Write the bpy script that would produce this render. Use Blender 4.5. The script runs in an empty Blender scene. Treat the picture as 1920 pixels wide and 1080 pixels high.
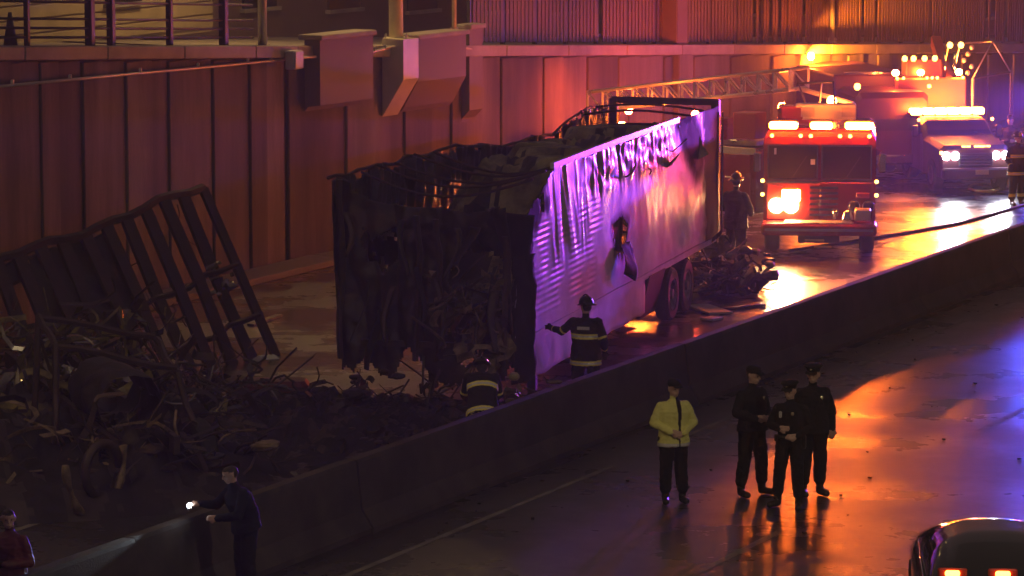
import bpy, bmesh, math, random
import numpy as np
from mathutils import Vector, Matrix, noise

# ------------------------------------------------------------------ camera, sky, exposure
sc = bpy.context.scene
C = sc.collection
F, HC = 7000.0, 10.13                      # focal length in photo pixels (1920 wide), camera height
TH = math.atan(929.0 / F)
cam_d = bpy.data.cameras.new('camera'); cam = bpy.data.objects.new('camera', cam_d); C.objects.link(cam)
cam_d.sensor_width = 36; cam_d.lens = 36 * F / 1920; cam_d.clip_end = 2000; cam_d.clip_start = 0.5
cam.location = (0, 0, HC); cam.rotation_euler = (math.pi / 2 - TH, 0, 0)
sc.camera = cam
world = bpy.data.worlds.new('World'); sc.world = world; world.use_nodes = True
wn = world.node_tree.nodes; wl = world.node_tree.links
bg = wn['Background']
sky = wn.new('ShaderNodeTexSky'); sky.sky_type = 'NISHITA'; sky.sun_disc = False
sky.sun_elevation = math.radians(-6); sky.sun_rotation = math.radians(200)
tint = wn.new('ShaderNodeMix'); tint.data_type = 'RGBA'; tint.inputs[0].default_value = 0.97
tint.inputs[7].default_value = (1.0, 0.72, 0.70, 1)        # low cloud lit from below by the city
wl.new(sky.outputs[0], tint.inputs[6]); wl.new(tint.outputs[2], bg.inputs[0])
bg.inputs[1].default_value = 0.070
sc.view_settings.view_transform = 'Standard'; sc.view_settings.look = 'None'
sc.view_settings.exposure = 0.0; sc.view_settings.gamma = 1.0
sc.render.engine = 'CYCLES'
sc.cycles.use_denoising = True
sc.cycles.max_bounces = 4; sc.cycles.diffuse_bounces = 2; sc.cycles.glossy_bounces = 3
sc.cycles.use_adaptive_sampling = True; sc.cycles.adaptive_threshold = 0.05
sc.cycles.sample_clamp_indirect = 3.0
sc.cycles.caustics_reflective = False; sc.cycles.caustics_refractive = False

def ray(px, py):
    r, u = (px - 960) / F, -(py - 540) / F
    return Vector((r, math.cos(TH) + u * math.sin(TH), -math.sin(TH) + u * math.cos(TH)))
def gp(px, py, h=0.0):
    d = ray(px, py); t = (h - HC) / d.z
    return Vector((0, 0, HC)) + d * t
def at(px, py, Y):
    d = ray(px, py); return Vector((0, 0, HC)) + d * (Y / d.y)

# ------------------------------------------------------------------ materials
M = {}
def mat(name, col, rough=0.6, metal=0.0, var=0.25, scale=3.0, bump=0.0, bscale=30.0, rvar=0.1, stain=None, stain_amt=0.5, sscale=0.7, stretch=None, coat=0.0, spec=0.5):
    m = bpy.data.materials.new(name); m.use_nodes = True
    n, l = m.node_tree.nodes, m.node_tree.links
    b = n['Principled BSDF']
    tc = n.new('ShaderNodeTexCoord'); mp = n.new('ShaderNodeMapping'); l.new(tc.outputs['Object'], mp.inputs[0])
    if stretch: mp.inputs['Scale'].default_value = stretch
    nz = n.new('ShaderNodeTexNoise'); nz.inputs['Scale'].default_value = scale; nz.inputs['Detail'].default_value = 6
    l.new(mp.outputs[0], nz.inputs[0])
    mx = n.new('ShaderNodeMix'); mx.data_type = 'RGBA'
    mx.inputs[6].default_value = (*[c * (1 - var) for c in col], 1); mx.inputs[7].default_value = (*[min(1, c * (1 + var)) for c in col], 1)
    l.new(nz.outputs[0], mx.inputs[0]); out = mx.outputs[2]
    if stain:
        n2 = n.new('ShaderNodeTexNoise'); n2.inputs['Scale'].default_value = sscale; n2.inputs['Detail'].default_value = 8; n2.inputs['Roughness'].default_value = 0.65
        l.new(mp.outputs[0], n2.inputs[0])
        rp = n.new('ShaderNodeValToRGB'); rp.color_ramp.elements[0].position = 0.5 - 0.12; rp.color_ramp.elements[1].position = 0.5 + 0.12
        l.new(n2.outputs[0], rp.inputs[0])
        ml = n.new('ShaderNodeMath'); ml.operation = 'MULTIPLY'; ml.inputs[1].default_value = stain_amt; l.new(rp.outputs[0], ml.inputs[0])
        m2 = n.new('ShaderNodeMix'); m2.data_type = 'RGBA'; l.new(ml.outputs[0], m2.inputs[0]); l.new(out, m2.inputs[6]); m2.inputs[7].default_value = (*stain, 1)
        out = m2.outputs[2]
    l.new(out, b.inputs['Base Color'])
    mr = n.new('ShaderNodeMapRange'); mr.inputs[3].default_value = max(0.03, rough - rvar); mr.inputs[4].default_value = min(1, rough + rvar)
    l.new(nz.outputs[0], mr.inputs[0]); l.new(mr.outputs[0], b.inputs['Roughness'])
    b.inputs['Metallic'].default_value = metal
    b.inputs['Coat Weight'].default_value = coat; b.inputs['Specular IOR Level'].default_value = spec
    if bump:
        n3 = n.new('ShaderNodeTexNoise'); n3.inputs['Scale'].default_value = bscale; n3.inputs['Detail'].default_value = 5; l.new(mp.outputs[0], n3.inputs[0])
        bp = n.new('ShaderNodeBump'); bp.inputs['Strength'].default_value = bump; bp.inputs['Distance'].default_value = 0.02
        l.new(n3.outputs[0], bp.inputs['Height']); l.new(bp.outputs[0], b.inputs['Normal'])
    M[name] = m; return m
def emit(name, col, strength):
    m = bpy.data.materials.new(name); m.use_nodes = True
    b = m.node_tree.nodes['Principled BSDF']
    b.inputs['Base Color'].default_value = (*[c * 0.3 for c in col], 1); b.inputs['Roughness'].default_value = 0.3
    b.inputs['Emission Color'].default_value = (*col, 1); b.inputs['Emission Strength'].default_value = strength
    M[name] = m; return m
def wet_road(name, col, r0, r1, sc_=0.35):
    m = bpy.data.materials.new(name); m.use_nodes = True
    n, l = m.node_tree.nodes, m.node_tree.links; b = n['Principled BSDF']
    tc = n.new('ShaderNodeTexCoord')
    def nz(s, d=6, ro=0.55):
        t = n.new('ShaderNodeTexNoise'); t.inputs['Scale'].default_value = s; t.inputs['Detail'].default_value = d; t.inputs['Roughness'].default_value = ro
        l.new(tc.outputs['Object'], t.inputs[0]); return t.outputs[0]
    big, mid, fine, grit = nz(sc_, 5), nz(2.2, 7, 0.65), nz(9, 6), nz(110, 3)
    rp = n.new('ShaderNodeValToRGB'); rp.color_ramp.elements[0].position = 0.42; rp.color_ramp.elements[1].position = 0.62
    ad = n.new('ShaderNodeMath'); ad.operation = 'MULTIPLY_ADD'; ad.inputs[1].default_value = 0.35; l.new(mid, ad.inputs[0])
    sb = n.new('ShaderNodeMath'); sb.operation = 'SUBTRACT'; l.new(big, sb.inputs[0]); sb.inputs[1].default_value = 0.17; l.new(sb.outputs[0], ad.inputs[2])
    l.new(ad.outputs[0], rp.inputs[0])
    mx = n.new('ShaderNodeMix'); mx.data_type = 'RGBA'; mx.inputs[6].default_value = (*[c * 0.6 for c in col], 1); mx.inputs[7].default_value = (*[c * 1.35 for c in col], 1)
    l.new(fine, mx.inputs[0]); l.new(mx.outputs[2], b.inputs['Base Color'])
    mr = n.new('ShaderNodeMapRange'); mr.inputs[3].default_value = r0; mr.inputs[4].default_value = r1
    l.new(rp.outputs[0], mr.inputs[0]); l.new(mr.outputs[0], b.inputs['Roughness'])
    b.inputs['Specular IOR Level'].default_value = 0.9; b.inputs['Coat Weight'].default_value = 0.35; b.inputs['Coat Roughness'].default_value = 0.28
    bp = n.new('ShaderNodeBump'); bp.inputs['Distance'].default_value = 0.012; l.new(grit, bp.inputs['Height'])
    st = n.new('ShaderNodeMath'); st.operation = 'MULTIPLY_ADD'; l.new(rp.outputs[0], st.inputs[0]); st.inputs[1].default_value = 0.22; st.inputs[2].default_value = 0.06; l.new(st.outputs[0], bp.inputs['Strength'])
    b2 = n.new('ShaderNodeBump'); b2.inputs['Distance'].default_value = 0.02; b2.inputs['Strength'].default_value = 0.22; l.new(mid, b2.inputs['Height']); l.new(bp.outputs[0], b2.inputs['Normal'])
    l.new(b2.outputs[0], b.inputs['Normal'])
    M[name] = m; return m

wet_road('road_near', (0.055, 0.048, 0.040), 0.25, 0.46)
wet_road('road_far', (0.040, 0.036, 0.034), 0.15, 0.36)
mat('earth', (0.05, 0.045, 0.04), 0.9)
mat('barrier_concrete', (0.085, 0.07, 0.064), 0.8, var=0.35, scale=2, bump=0.4, bscale=40, spec=.3, stain=(0.035, 0.03, 0.028), stain_amt=0.8, sscale=1.1)
mat('wall_concrete', (0.20, 0.16, 0.125), 0.8, var=0.35, scale=1.3, bump=0.3, bscale=25, stain=(0.06, 0.048, 0.04), stain_amt=0.92, sscale=1.1, stretch=(1, 1, 0.14))
mat('wall_concrete_dark', (0.12, 0.095, 0.075), 0.8, var=0.35, scale=1.3, bump=0.3, bscale=25, stain=(0.035, 0.03, 0.028), stain_amt=0.92, sscale=1.1, stretch=(1, 1, 0.14))
mat('coping', (0.36, 0.31, 0.28), 0.7, var=0.25, scale=2, bump=0.2, stain=(0.12, 0.1, 0.09), stain_amt=0.6)
mat('pier_concrete', (0.17, 0.135, 0.125), 0.7, var=0.2, scale=1.5, bump=0.2, stain=(0.16, 0.13, 0.12), stain_amt=0.6, stretch=(1, 1, 0.4))
mat('conduit', (0.55, 0.48, 0.40), 0.4, 0.3)
mat('galvanised', (0.5, 0.5, 0.5), 0.35, 0.8, bump=0.1)
mat('pole_paint', (0.62, 0.56, 0.42), 0.45)
mat('rail_paint', (0.035, 0.03, 0.03), 0.5, 0.2)
mat('facade_tan', (0.42, 0.33, 0.20), 0.8, var=0.15, scale=1.0, bump=0.2, stain=(0.25, 0.19, 0.12), stain_amt=0.6)
mat('facade_dark', (0.16, 0.10, 0.09), 0.8, var=0.3, scale=2, bump=0.3)
mat('glass_dark', (0.02, 0.02, 0.025), 0.08, 0.0, var=0.1, rvar=0.03)
mat('fence_panel', (0.14, 0.085, 0.075), 0.7, var=0.3, scale=3)
mat('line_paint', (0.24, 0.22, 0.19), 0.45, var=0.35, scale=6, stain=(0.07, 0.065, 0.06), stain_amt=0.85, sscale=3)
mat('trailer_skin', (0.66, 0.65, 0.70), 0.34, 0.25, var=0.12, scale=1.5, rvar=0.1, bump=0.12, bscale=2.5, stain=(0.20, 0.18, 0.18), stain_amt=0.5, sscale=0.8)
def soot_mix(m):
    n, l = m.node_tree.nodes, m.node_tree.links; b = n['Principled BSDF']
    at_ = n.new('ShaderNodeAttribute'); at_.attribute_name = 'soot'
    for sock, tgt in (('Base Color', (.022, .018, .022, 1)), ('Roughness', (.9, .9, .9, 1)), ('Metallic', (0, 0, 0, 1)), ('Specular IOR Level', (.04, .04, .04, 1))):
        mx = n.new('ShaderNodeMix'); mx.data_type = 'RGBA'
        if b.inputs[sock].is_linked: l.new(b.inputs[sock].links[0].from_socket, mx.inputs[6])
        else: v = b.inputs[sock].default_value; mx.inputs[6].default_value = (v, v, v, 1)
        mx.inputs[7].default_value = tgt; l.new(at_.outputs['Fac'], mx.inputs[0]); l.new(mx.outputs[2], b.inputs[sock])
soot_mix(M['trailer_skin'])
mat('trailer_lining', (0.12, 0.105, 0.11), 0.42, 0.35, var=0.6, scale=4, bump=0.4, bscale=8, stain=(0.02, 0.018, 0.018), stain_amt=0.95, sscale=1.4)
mat('soot', (0.036, 0.028, 0.030), 0.5, 0.15, var=0.6, scale=4, bump=0.5, bscale=12, stain=(0.05, 0.036, 0.033), stain_amt=0.4, sscale=3)
mat('soot_skin', (0.03, 0.027, 0.034), 0.8, 0.0, spec=0.12, var=0.6, scale=3, bump=0.3, bscale=9)
mat('burnt_steel', (0.065, 0.05, 0.05), 0.55, 0.5, var=0.6, scale=6, bump=0.4, bscale=25, stain=(0.09, 0.05, 0.035), stain_amt=0.6, sscale=4)
mat('insulation', (0.42, 0.37, 0.17), 0.85, var=0.5, scale=2.5, bump=0.8, bscale=8, stain=(0.05, 0.04, 0.03), stain_amt=0.8, sscale=1.6)
mat('debris_tan', (0.30, 0.22, 0.14), 0.6, 0.1, var=0.6, scale=5, stain=(0.03, 0.025, 0.02), stain_amt=0.8, sscale=4)
mat('debris_olive', (0.26, 0.22, 0.08), 0.5, 0.3, var=0.6, scale=4, stain=(0.02, 0.018, 0.016), stain_amt=0.8, sscale=3)
mat('scrap_metal', (0.5, 0.46, 0.40), 0.25, 0.9, var=0.6, scale=6, stain=(0.03, 0.025, 0.022), stain_amt=0.9, sscale=3)
mat('rubber', (0.018, 0.018, 0.018), 0.7, bump=0.2)
mat('rim_metal', (0.35, 0.34, 0.34), 0.35, 0.8, stain=(0.05, 0.04, 0.04), stain_amt=0.7, sscale=5)
mat('fire_red', (0.24, 0.018, 0.014), 0.25, 0.0, var=0.1, coat=0.5)
mat('fire_white', (0.72, 0.70, 0.66), 0.3, var=0.05)
mat('chrome', (0.75, 0.75, 0.76), 0.12, 1.0, var=0.05, rvar=0.05)
mat('aluminium', (0.62, 0.60, 0.58), 0.3, 0.8, var=0.1)
mat('black_trim', (0.02, 0.02, 0.02), 0.4)
mat('tow_orange', (0.40, 0.09, 0.02), 0.4, var=0.15)
mat('tow_maroon', (0.055, 0.015, 0.015), 0.45, var=0.2, spec=0.3)
mat('police_white', (0.7, 0.7, 0.72), 0.22, var=0.05, coat=0.5)
mat('car_black', (0.012, 0.012, 0.015), 0.15, var=0.1, coat=0.8)
mat('skin', (0.58, 0.37, 0.30), 0.5, var=0.1)
mat('skin_deep', (0.20, 0.11, 0.08), 0.5, var=0.1)
mat('hair_dark', (0.02, 0.015, 0.012), 0.6)
mat('uniform', (0.014, 0.015, 0.024), 0.85, spec=0.2, var=0.3, scale=8, bump=0.3, bscale=40)
mat('uniform_blue', (0.012, 0.016, 0.045), 0.85, spec=0.2, var=0.3, scale=8, bump=0.3, bscale=40)
mat('bunker', (0.022, 0.020, 0.020), 0.9, spec=0.2, var=0.3, scale=8, bump=0.4, bscale=30)
mat('hivis', (0.80, 0.80, 0.24), 0.6, var=0.15, scale=6, bump=0.3, bscale=25)
mat('band_yellow', (0.92, 0.84, 0.16), 0.45, var=0.1)
mat('band_silver', (0.7, 0.7, 0.68), 0.35, 0.3, var=0.1)
mat('boot', (0.012, 0.012, 0.012), 0.3)
mat('helmet', (0.02, 0.018, 0.018), 0.3)
mat('badge', (0.8, 0.75, 0.5), 0.25, 0.8)
mat('shoe_white', (0.5, 0.5, 0.48), 0.6)
mat('red_plastic', (0.6, 0.05, 0.03), 0.35)
mat('dark_red', (0.16, 0.02, 0.03), 0.5, var=0.3, stain=(0.03, 0.02, 0.02), stain_amt=0.6, sscale=3)
mat('hose', (0.55, 0.45, 0.16), 0.6, var=0.2)
mat('grey_box', (0.5, 0.45, 0.48), 0.5)
emit('amber_bar', (1.0, 0.155, 0.010), 480)
emit('amber_small', (1.0, 0.40, 0.06), 16)
emit('yellow_work', (1.0, 0.62, 0.10), 9)
emit('red_beacon', (1.0, 0.07, 0.02), 280)
emit('red_orange_beacon', (1.0, 0.16, 0.015), 800)
emit('headlight_warm', (1.0, 0.55, 0.2), 300)
emit('headlight_cool', (0.92, 0.92, 1.0), 110)
emit('blue_bar', (0.05, 0.09, 1.0), 1900)
emit('red_bar', (1.0, 0.06, 0.10), 350)
emit('deck_amber', (1.0, 0.45, 0.06), 9)
emit('torch', (0.75, 0.88, 1.0), 60)
emit('street_sodium', (1.0, 0.62, 0.20), 60)
emit('small_red', (1.0, 0.12, 0.05), 4)
emit('windscreen_glow', (1.0, 0.18, 0.03), 0.12)

# ------------------------------------------------------------------ mesh building
class MB:
    def __init__(s): s.v = []; s.f = []; s.m = []
    def add(s, vs, fs, mi=0):
        o = len(s.v); s.v += [tuple(v) for v in vs]; s.f += [tuple(i + o for i in f) for f in fs]; s.m += [mi] * len(fs); return s
    def box(s, c, d, R=None, mi=0, bev=0.0):
        c = Vector(c); hx, hy, hz = d[0] / 2, d[1] / 2, d[2] / 2
        if isinstance(R, (int, float)): R = Matrix.Rotation(R, 3, 'Z')
        if bev <= 0:
            vs = [Vector((x, y, z)) for z in (-hz, hz) for y in (-hy, hy) for x in (-hx, hx)]
            fs = [(0, 2, 3, 1), (4, 5, 7, 6), (0, 1, 5, 4), (2, 6, 7, 3), (0, 4, 6, 2), (1, 3, 7, 5)]
        else:
            b = min(bev, hx * .9, hy * .9, hz * .9); vs = []; fs = []
            rings = [(hz - 0, b), (hz - b, 0)]
            def loop(z, ins):
                x, y = hx - ins, hy - ins
                return [Vector(p) for p in ((-x + b, -y, z), (x - b, -y, z), (x, -y + b, z), (x, y - b, z), (x - b, y, z), (-x + b, y, z), (-x, y - b, z), (-x, -y + b, z))]
            for z, ins in ((-hz, b * .7), (-hz + b, 0), (hz - b, 0), (hz, b * .7)): vs += loop(z, ins)
            for k in range(3):
                for i in range(8): fs.append((k * 8 + i, k * 8 + (i + 1) % 8, k * 8 + 8 + (i + 1) % 8, k * 8 + 8 + i))
            fs.append(tuple(range(7, -1, -1))); fs.append(tuple(range(24, 32)))
        if R is not None: vs = [R @ v for v in vs]
        return s.add([v + c for v in vs], fs, mi)
    def beam(s, a, b, w, h, mi=0, up=(0, 0, 1)):
        a, b = Vector(a), Vector(b); d = (b - a); L = d.length
        if L < 1e-6: return s
        y = d.normalized(); x = y.cross(Vector(up))
        if x.length < 1e-3: x = y.cross(Vector((1, 0, 0)))
        x.normalize(); z = x.cross(y)
        return s.box((a + b) / 2, (w, L, h), Matrix((x, y, z)).transposed(), mi)
    def tube(s, pts, r, n=8, mi=0, cap=True, closed=False):
        pts = [Vector(p) for p in pts]; N = len(pts); rs = r if isinstance(r, (list, tuple)) else [r] * N
        vs = []; prev = None
        for i, p in enumerate(pts):
            if closed: t = pts[(i + 1) % N] - pts[i - 1]
            else: t = pts[min(i + 1, N - 1)] - pts[max(i - 1, 0)]
            t.normalize()
            a = prev - t * prev.dot(t) if prev is not None else t.orthogonal()
            if a.length < 1e-4: a = t.orthogonal()
            a.normalize(); prev = a; b = t.cross(a)
            vs += [p + (a * math.cos(2 * math.pi * k / n) + b * math.sin(2 * math.pi * k / n)) * rs[i] for k in range(n)]
        fs = []
        for i in range(N if closed else N - 1):
            j = (i + 1) % N
            for k in range(n): fs.append((i * n + k, i * n + (k + 1) % n, j * n + (k + 1) % n, j * n + k))
        if cap and not closed: fs += [tuple(range(n - 1, -1, -1)), tuple(range((N - 1) * n, N * n))]
        return s.add(vs, fs, mi)
    def loft(s, rings, mi=0, cap=True, closed_ring=True):
        n = len(rings[0]); vs = [v for r in rings for v in r]; fs = []
        for i in range(len(rings) - 1):
            for k in range(n if closed_ring else n - 1): fs.append((i * n + k, i * n + (k + 1) % n, (i + 1) * n + (k + 1) % n, (i + 1) * n + k))
        if cap: fs += [tuple(range(n - 1, -1, -1)), tuple(range((len(rings) - 1) * n, len(rings) * n))]
        return s.add(vs, fs, mi)
    def ball(s, c, r, n=10, mi=0):
        c = Vector(c); rx, ry, rz = r if isinstance(r, (tuple, list)) else (r, r, r); m = n // 2 + 1
        rings = []
        for i in range(1, m):
            a = math.pi * i / m
            rings.append([c + Vector((rx * math.sin(a) * math.cos(2 * math.pi * k / n), ry * math.sin(a) * math.sin(2 * math.pi * k / n), -rz * math.cos(a))) for k in range(n)])
        o = len(s.v); s.loft(rings, mi, cap=True); return s
    def grid(s, fn, nu, nv, keep=None, mfn=None):
        o = len(s.v)
        for j in range(nv + 1):
            for i in range(nu + 1): s.v.append(tuple(fn(i / nu, j / nv)))
        for j in range(nv):
            for i in range(nu):
                u, v = (i + .5) / nu, (j + .5) / nv
                if keep and not keep(u, v): continue
                a = o + j * (nu + 1) + i
                s.f.append((a, a + 1, a + nu + 2, a + nu + 1)); s.m.append(mfn(u, v) if mfn else 0)
        return s
    def build(s, name, mats, parent=None, smooth=False, solid=0.0, loc=None):
        me = bpy.data.meshes.new(name); me.from_pydata(s.v, [], s.f)
        mats = mats if isinstance(mats, (list, tuple)) else [mats]
        for k in mats: me.materials.append(M[k])
        me.polygons.foreach_set('material_index', s.m)
        if smooth: me.polygons.foreach_set('use_smooth', [True] * len(me.polygons))
        me.update()
        o = bpy.data.objects.new(name, me); C.objects.link(o)
        if parent: o.parent = parent
        if loc is not None: o.location = loc
        if solid:
            md = o.modifiers.new('thick', 'SOLIDIFY'); md.thickness = solid; md.offset = 0
        return o
def tag(o, label, cat, group=None):
    o['label'] = label; o['category'] = cat
    if group: o['group'] = group
    return o
def thing(name, label, cat, loc=(0, 0, 0), rz=0.0, group=None):
    o = bpy.data.objects.new(name, None); C.objects.link(o); o.empty_display_size = 0.2
    o.location = loc; o.rotation_euler = (0, 0, rz); return tag(o, label, cat, group)
def struct(o): o['kind'] = 'structure'; return o
def fbm(x, y, z, f=1.0): return noise.fractal(Vector((x * f, y * f, z * f)), 0.8, 2.0, 4)
def ss(x, a, b):
    t = min(1, max(0, (x - a) / (b - a))); return t * t * (3 - 2 * t)
def box(name, c, d, m, parent, R=None, bev=0.0): return MB().box(c, d, R, bev=bev).build(name, m, parent)
def wheel(parent, c, r=0.5, w=0.28, ax=(1, 0, 0), name='wheel'):
    ax = Vector(ax).normalized(); c = Vector(c)
    e = ax.orthogonal().normalized(); g = ax.cross(e)
    def ring(rad, off, n=28): return [c + ax * off + (e * math.cos(2 * math.pi * k / n) + g * math.sin(2 * math.pi * k / n)) * rad for k in range(n)]
    t = MB().loft([ring(r * .60, -w / 2), ring(r * .93, -w / 2), ring(r, -w / 2 + .05), ring(r, w / 2 - .05), ring(r * .93, w / 2), ring(r * .60, w / 2), ring(r * .60, -w / 2)], cap=False).build('tyre', 'rubber')
    wh = t; wh.name = name; wh.parent = parent
    rim = MB().loft([ring(r * .60, -w / 2 + .01), ring(r * .60, w / 2 - .01), ring(r * .5, w / 2 - .02), ring(r * .42, w / 2 - .10), ring(r * .2, w / 2 - .09), ring(r * .18, w / 2 - .01), ring(r * .05, w / 2)], cap=True).build('rim', 'rim_metal', wh)
    return wh
def spot(parent, loc, target, col, watts, size=60, blend=0.6, rad=0.06):
    d = bpy.data.lights.new('lamp', 'SPOT'); d.color = col; d.energy = watts; d.spot_size = math.radians(size); d.spot_blend = blend; d.shadow_soft_size = rad
    o = bpy.data.objects.new('lamp', d); C.objects.link(o); o.parent = parent; o.location = loc
    o.rotation_euler = (Vector(target) - Vector(loc)).to_track_quat('-Z', 'Y').to_euler(); return o
def scraps(mb, c, size, n, rnd, kinds=(0, 1, 2), wmax=1.0, nm=1):
    """tangle of bent strips, rods and torn plates"""
    for _ in range(n):
        gs = lambda s_: max(-1.9, min(1.9, rnd.gauss(0, 1))) * s_ * .45
        p = Vector((c[0] + gs(size[0]), c[1] + gs(size[1]), max(0.03, c[2] + abs(rnd.gauss(0, size[2] * .55)) if c[2] < .2 else c[2] + rnd.gauss(0, size[2] * .5))))
        d = Vector((rnd.gauss(0, 1), rnd.gauss(0, 1), rnd.gauss(0, .6))).normalized(); k = rnd.choice(kinds); mi = rnd.randrange(nm)
        L = rnd.uniform(.25, 1.1) * wmax; bend = Vector((rnd.gauss(0, 1), rnd.gauss(0, 1), rnd.gauss(0, 1))) * .5
        pts = []
        for i in range(5):
            t = i / 4 - .5; q = p + d * L * t + bend * L * t * t * 2
            q.z = max(q.z, .03); pts.append(q)
        if k == 0: mb.tube(pts, rnd.uniform(.008, .022), 5, mi)
        elif k == 1:
            w = rnd.uniform(.015, .07); sd = d.cross(Vector((rnd.gauss(0, 1), rnd.gauss(0, 1), rnd.gauss(0, 1)))).normalized() * w
            mb.loft([[q - sd, q + sd, q + sd + Vector((0, 0, .012)), q - sd + Vector((0, 0, .012))] for q in pts], mi)
        elif k == 3:
            r_ = rnd.uniform(.06, .2) * wmax; o = len(mb.v); mb.ball(p, (r_ * rnd.uniform(.8, 1.6), r_ * rnd.uniform(.8, 1.6), r_ * rnd.uniform(.4, .9)), 8, mi)
            for q in range(o, len(mb.v)):
                v_ = Vector(mb.v[q]); mb.v[q] = tuple(v_ + (v_ - p) * .5 * noise.noise(v_ * 6))
        else:
            sd = d.orthogonal().normalized(); e2 = d.cross(sd); w = rnd.uniform(.08, .3) * wmax
            ring = [[p + d * L * .5 * a + sd * w * b + e2 * rnd.uniform(-.08, .08) for a in (-1, -.2, .5, 1)] for b in (-1, 0, 1)]
            ring2 = [q for r_ in ring for q in r_]
            for q in ring2: q.z = max(q.z, .03)
            o = len(mb.v); mb.v += [tuple(q) for q in ring2]
            for j in range(2):
                for i in range(3): mb.f.append((o + j * 4 + i, o + j * 4 + i + 1, o + j * 4 + 5 + i, o + j * 4 + 4 + i)); mb.m.append(mi)
    return mb
# ------------------------------------------------------------------ the ground, the roads and the barrier
BASE = [gp(560, 1056), gp(700, 1000), gp(1050, 856), gp(1400, 714), gp(1650, 625), gp(1900, 541)]
bdir = (BASE[4] - BASE[1]).normalized()
b0 = BASE[1]
bn = Vector((bdir.y, -bdir.x, 0))                                   # towards the near carriageway
ba = math.atan2(-bdir.x, bdir.y)                                    # z rotation that turns +y onto the road direction
def rd(along, side, z=0.0): return b0 + bdir * along + bn * side + Vector((0, 0, z))

def sheet(name, pts, m, z, nu=1):
    me = MB().add([(p.x, p.y, z) for p in pts], [tuple(range(len(pts)))]).build(name, m); return me
struct(sheet('ground', [Vector((-150, -60, 0)), Vector((200, -60, 0)), Vector((200, 300, 0)), Vector((-150, 300, 0))], 'earth', -0.012))
struct(sheet('road_near_lanes', [rd(-80, 0.2), rd(-80, 22), rd(220, 22), rd(220, 0.2)], 'road_near', -0.004))
struct(sheet('road_far_lanes', [rd(-80, -24), rd(-80, 0.2), rd(220, 0.2), rd(220, -24)], 'road_far', -0.004))
# painted edge line and lane dashes on the near lanes
def stripe(a0, a1, side, w=0.12):
    return MB().add([rd(a0, side - w / 2), rd(a0, side + w / 2), rd(a1, side + w / 2), rd(a1, side - w / 2)], [(0, 1, 2, 3)])
ln = stripe(-30, 6.2, 0.95, 0.11).build('edge_line', 'line_paint'); ln.location.z = 0.002; struct(ln)
ln = stripe(8.0, 120, 0.95, 0.11).build('edge_line', 'line_paint'); ln.location.z = 0.002; struct(ln)
lane = gp(1365, 1045); lside = (lane - b0).dot(bn); lal = (lane - b0).dot(bdir)
for k in range(-1, 7):
    o = stripe(lal - 1.2 + k * 12, lal + 2.0 + k * 12, lside, 0.12).build('lane_dash', 'line_paint'); o.location.z = 0.002; struct(o)
o = stripe(-30, 120, -1.0, 0.12).build('edge_line', 'line_paint'); o.location.z = 0.002; struct(o)
for k in range(-1, 8):
    o = stripe(k * 12 - 3, k * 12, -4.6, 0.12).build('lane_dash', 'line_paint'); o.location.z = 0.002; struct(o)
# concrete median barrier cast in segments
bar = thing('median_barrier', 'long low concrete median barrier between the two wet carriageways', 'barrier', b0, ba)
prof = [(0.0, 0.0), (0.0, 0.08), (-0.17, 0.32), (-0.24, .96), (-0.26, 1.01), (-0.42, 1.01), (-0.44, .96), (-0.51, 0.32), (-0.68, 0.08), (-0.68, 0.0)]
seg_me = None; SL = 6.0
for k in range(-5, 22):
    mb = MB(); g = .012
    rings = []
    for yy, sh in ((g, .012), (g + .02, 0), (SL / 2, 0), (SL - g - .02, 0), (SL - g, .012)):
        rings.append([(-.34 + (x + .34) * (1 - sh * 2), yy, z * (1 - sh) if z > .1 else z) for x, z in prof])
    if seg_me is None:
        o = mb.loft([[Vector(p) for p in r] for r in rings]).build('barrier_segment', 'barrier_concrete', bar); seg_me = o.data
    else:
        o = bpy.data.objects.new('barrier_segment', seg_me); C.objects.link(o); o.parent = bar
    o.location = (random.Random(k).uniform(-.012, .012), k * SL, 0)

# ------------------------------------------------------------------ retaining wall
W0, W1, W2 = Vector((-13.3, 62.5, 0)), Vector((-4.9, 80.5, 0)), Vector((25, 132.3, 0))
def wtop(p): return 10.02 - 0.0655 * p.y
def wall(name, label, A, B, seed, dark_p, wavg=.78):
    d = (B - A); L = d.length; d.normalize(); n = Vector((d.y, -d.x, 0))
    T = thing(name, label, 'wall', A, math.atan2(-d.x, d.y)); r = random.Random(seed)
    y = 0; k = 0
    core = MB()
    za, zb = wtop(A) - .30, wtop(B) - .30
    core.add([(-.5, 0, -.05), (0, 0, -.05), (0, 0, za), (-.5, 0, za), (-.5, L, -.05), (0, L, -.05), (0, L, zb), (-.5, L, zb)], [(0, 1, 2, 3), (4, 7, 6, 5), (0, 4, 5, 1), (1, 5, 6, 2), (2, 6, 7, 3), (3, 7, 4, 0)])
    core.build('wall_core', 'wall_concrete_dark', T)
    while y < L - .3:
        w = min(r.uniform(wavg * .75, wavg * 1.3), L - y)
        proud = (.03 if k % 2 else .08) + r.uniform(0, .02)
        z1 = za + (zb - za) * (y + w / 2) / L - .02
        dk = ((k // 2) % 2 == 0) if r.random() < dark_p else r.random() < .4
        box('panel', (proud / 2 + .003, y + w / 2, z1 / 2), (proud, w - .008, z1), 'wall_concrete_dark' if dk else 'wall_concrete', T, bev=.02)
        y += w; k += 1
    # coping blocks
    y = 0
    while y < L - .1:
        w = min(3.0, L - y); z1 = za + (zb - za) * (y + w / 2) / L
        box('coping_block', (-.08, y + w / 2, z1 + .15), (.82, w - .02, .26), 'coping', T, R=Matrix.Rotation(math.atan2((zb - za), L), 3, 'X'), bev=.02)
        y += w
    return T, d, n, L
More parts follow.
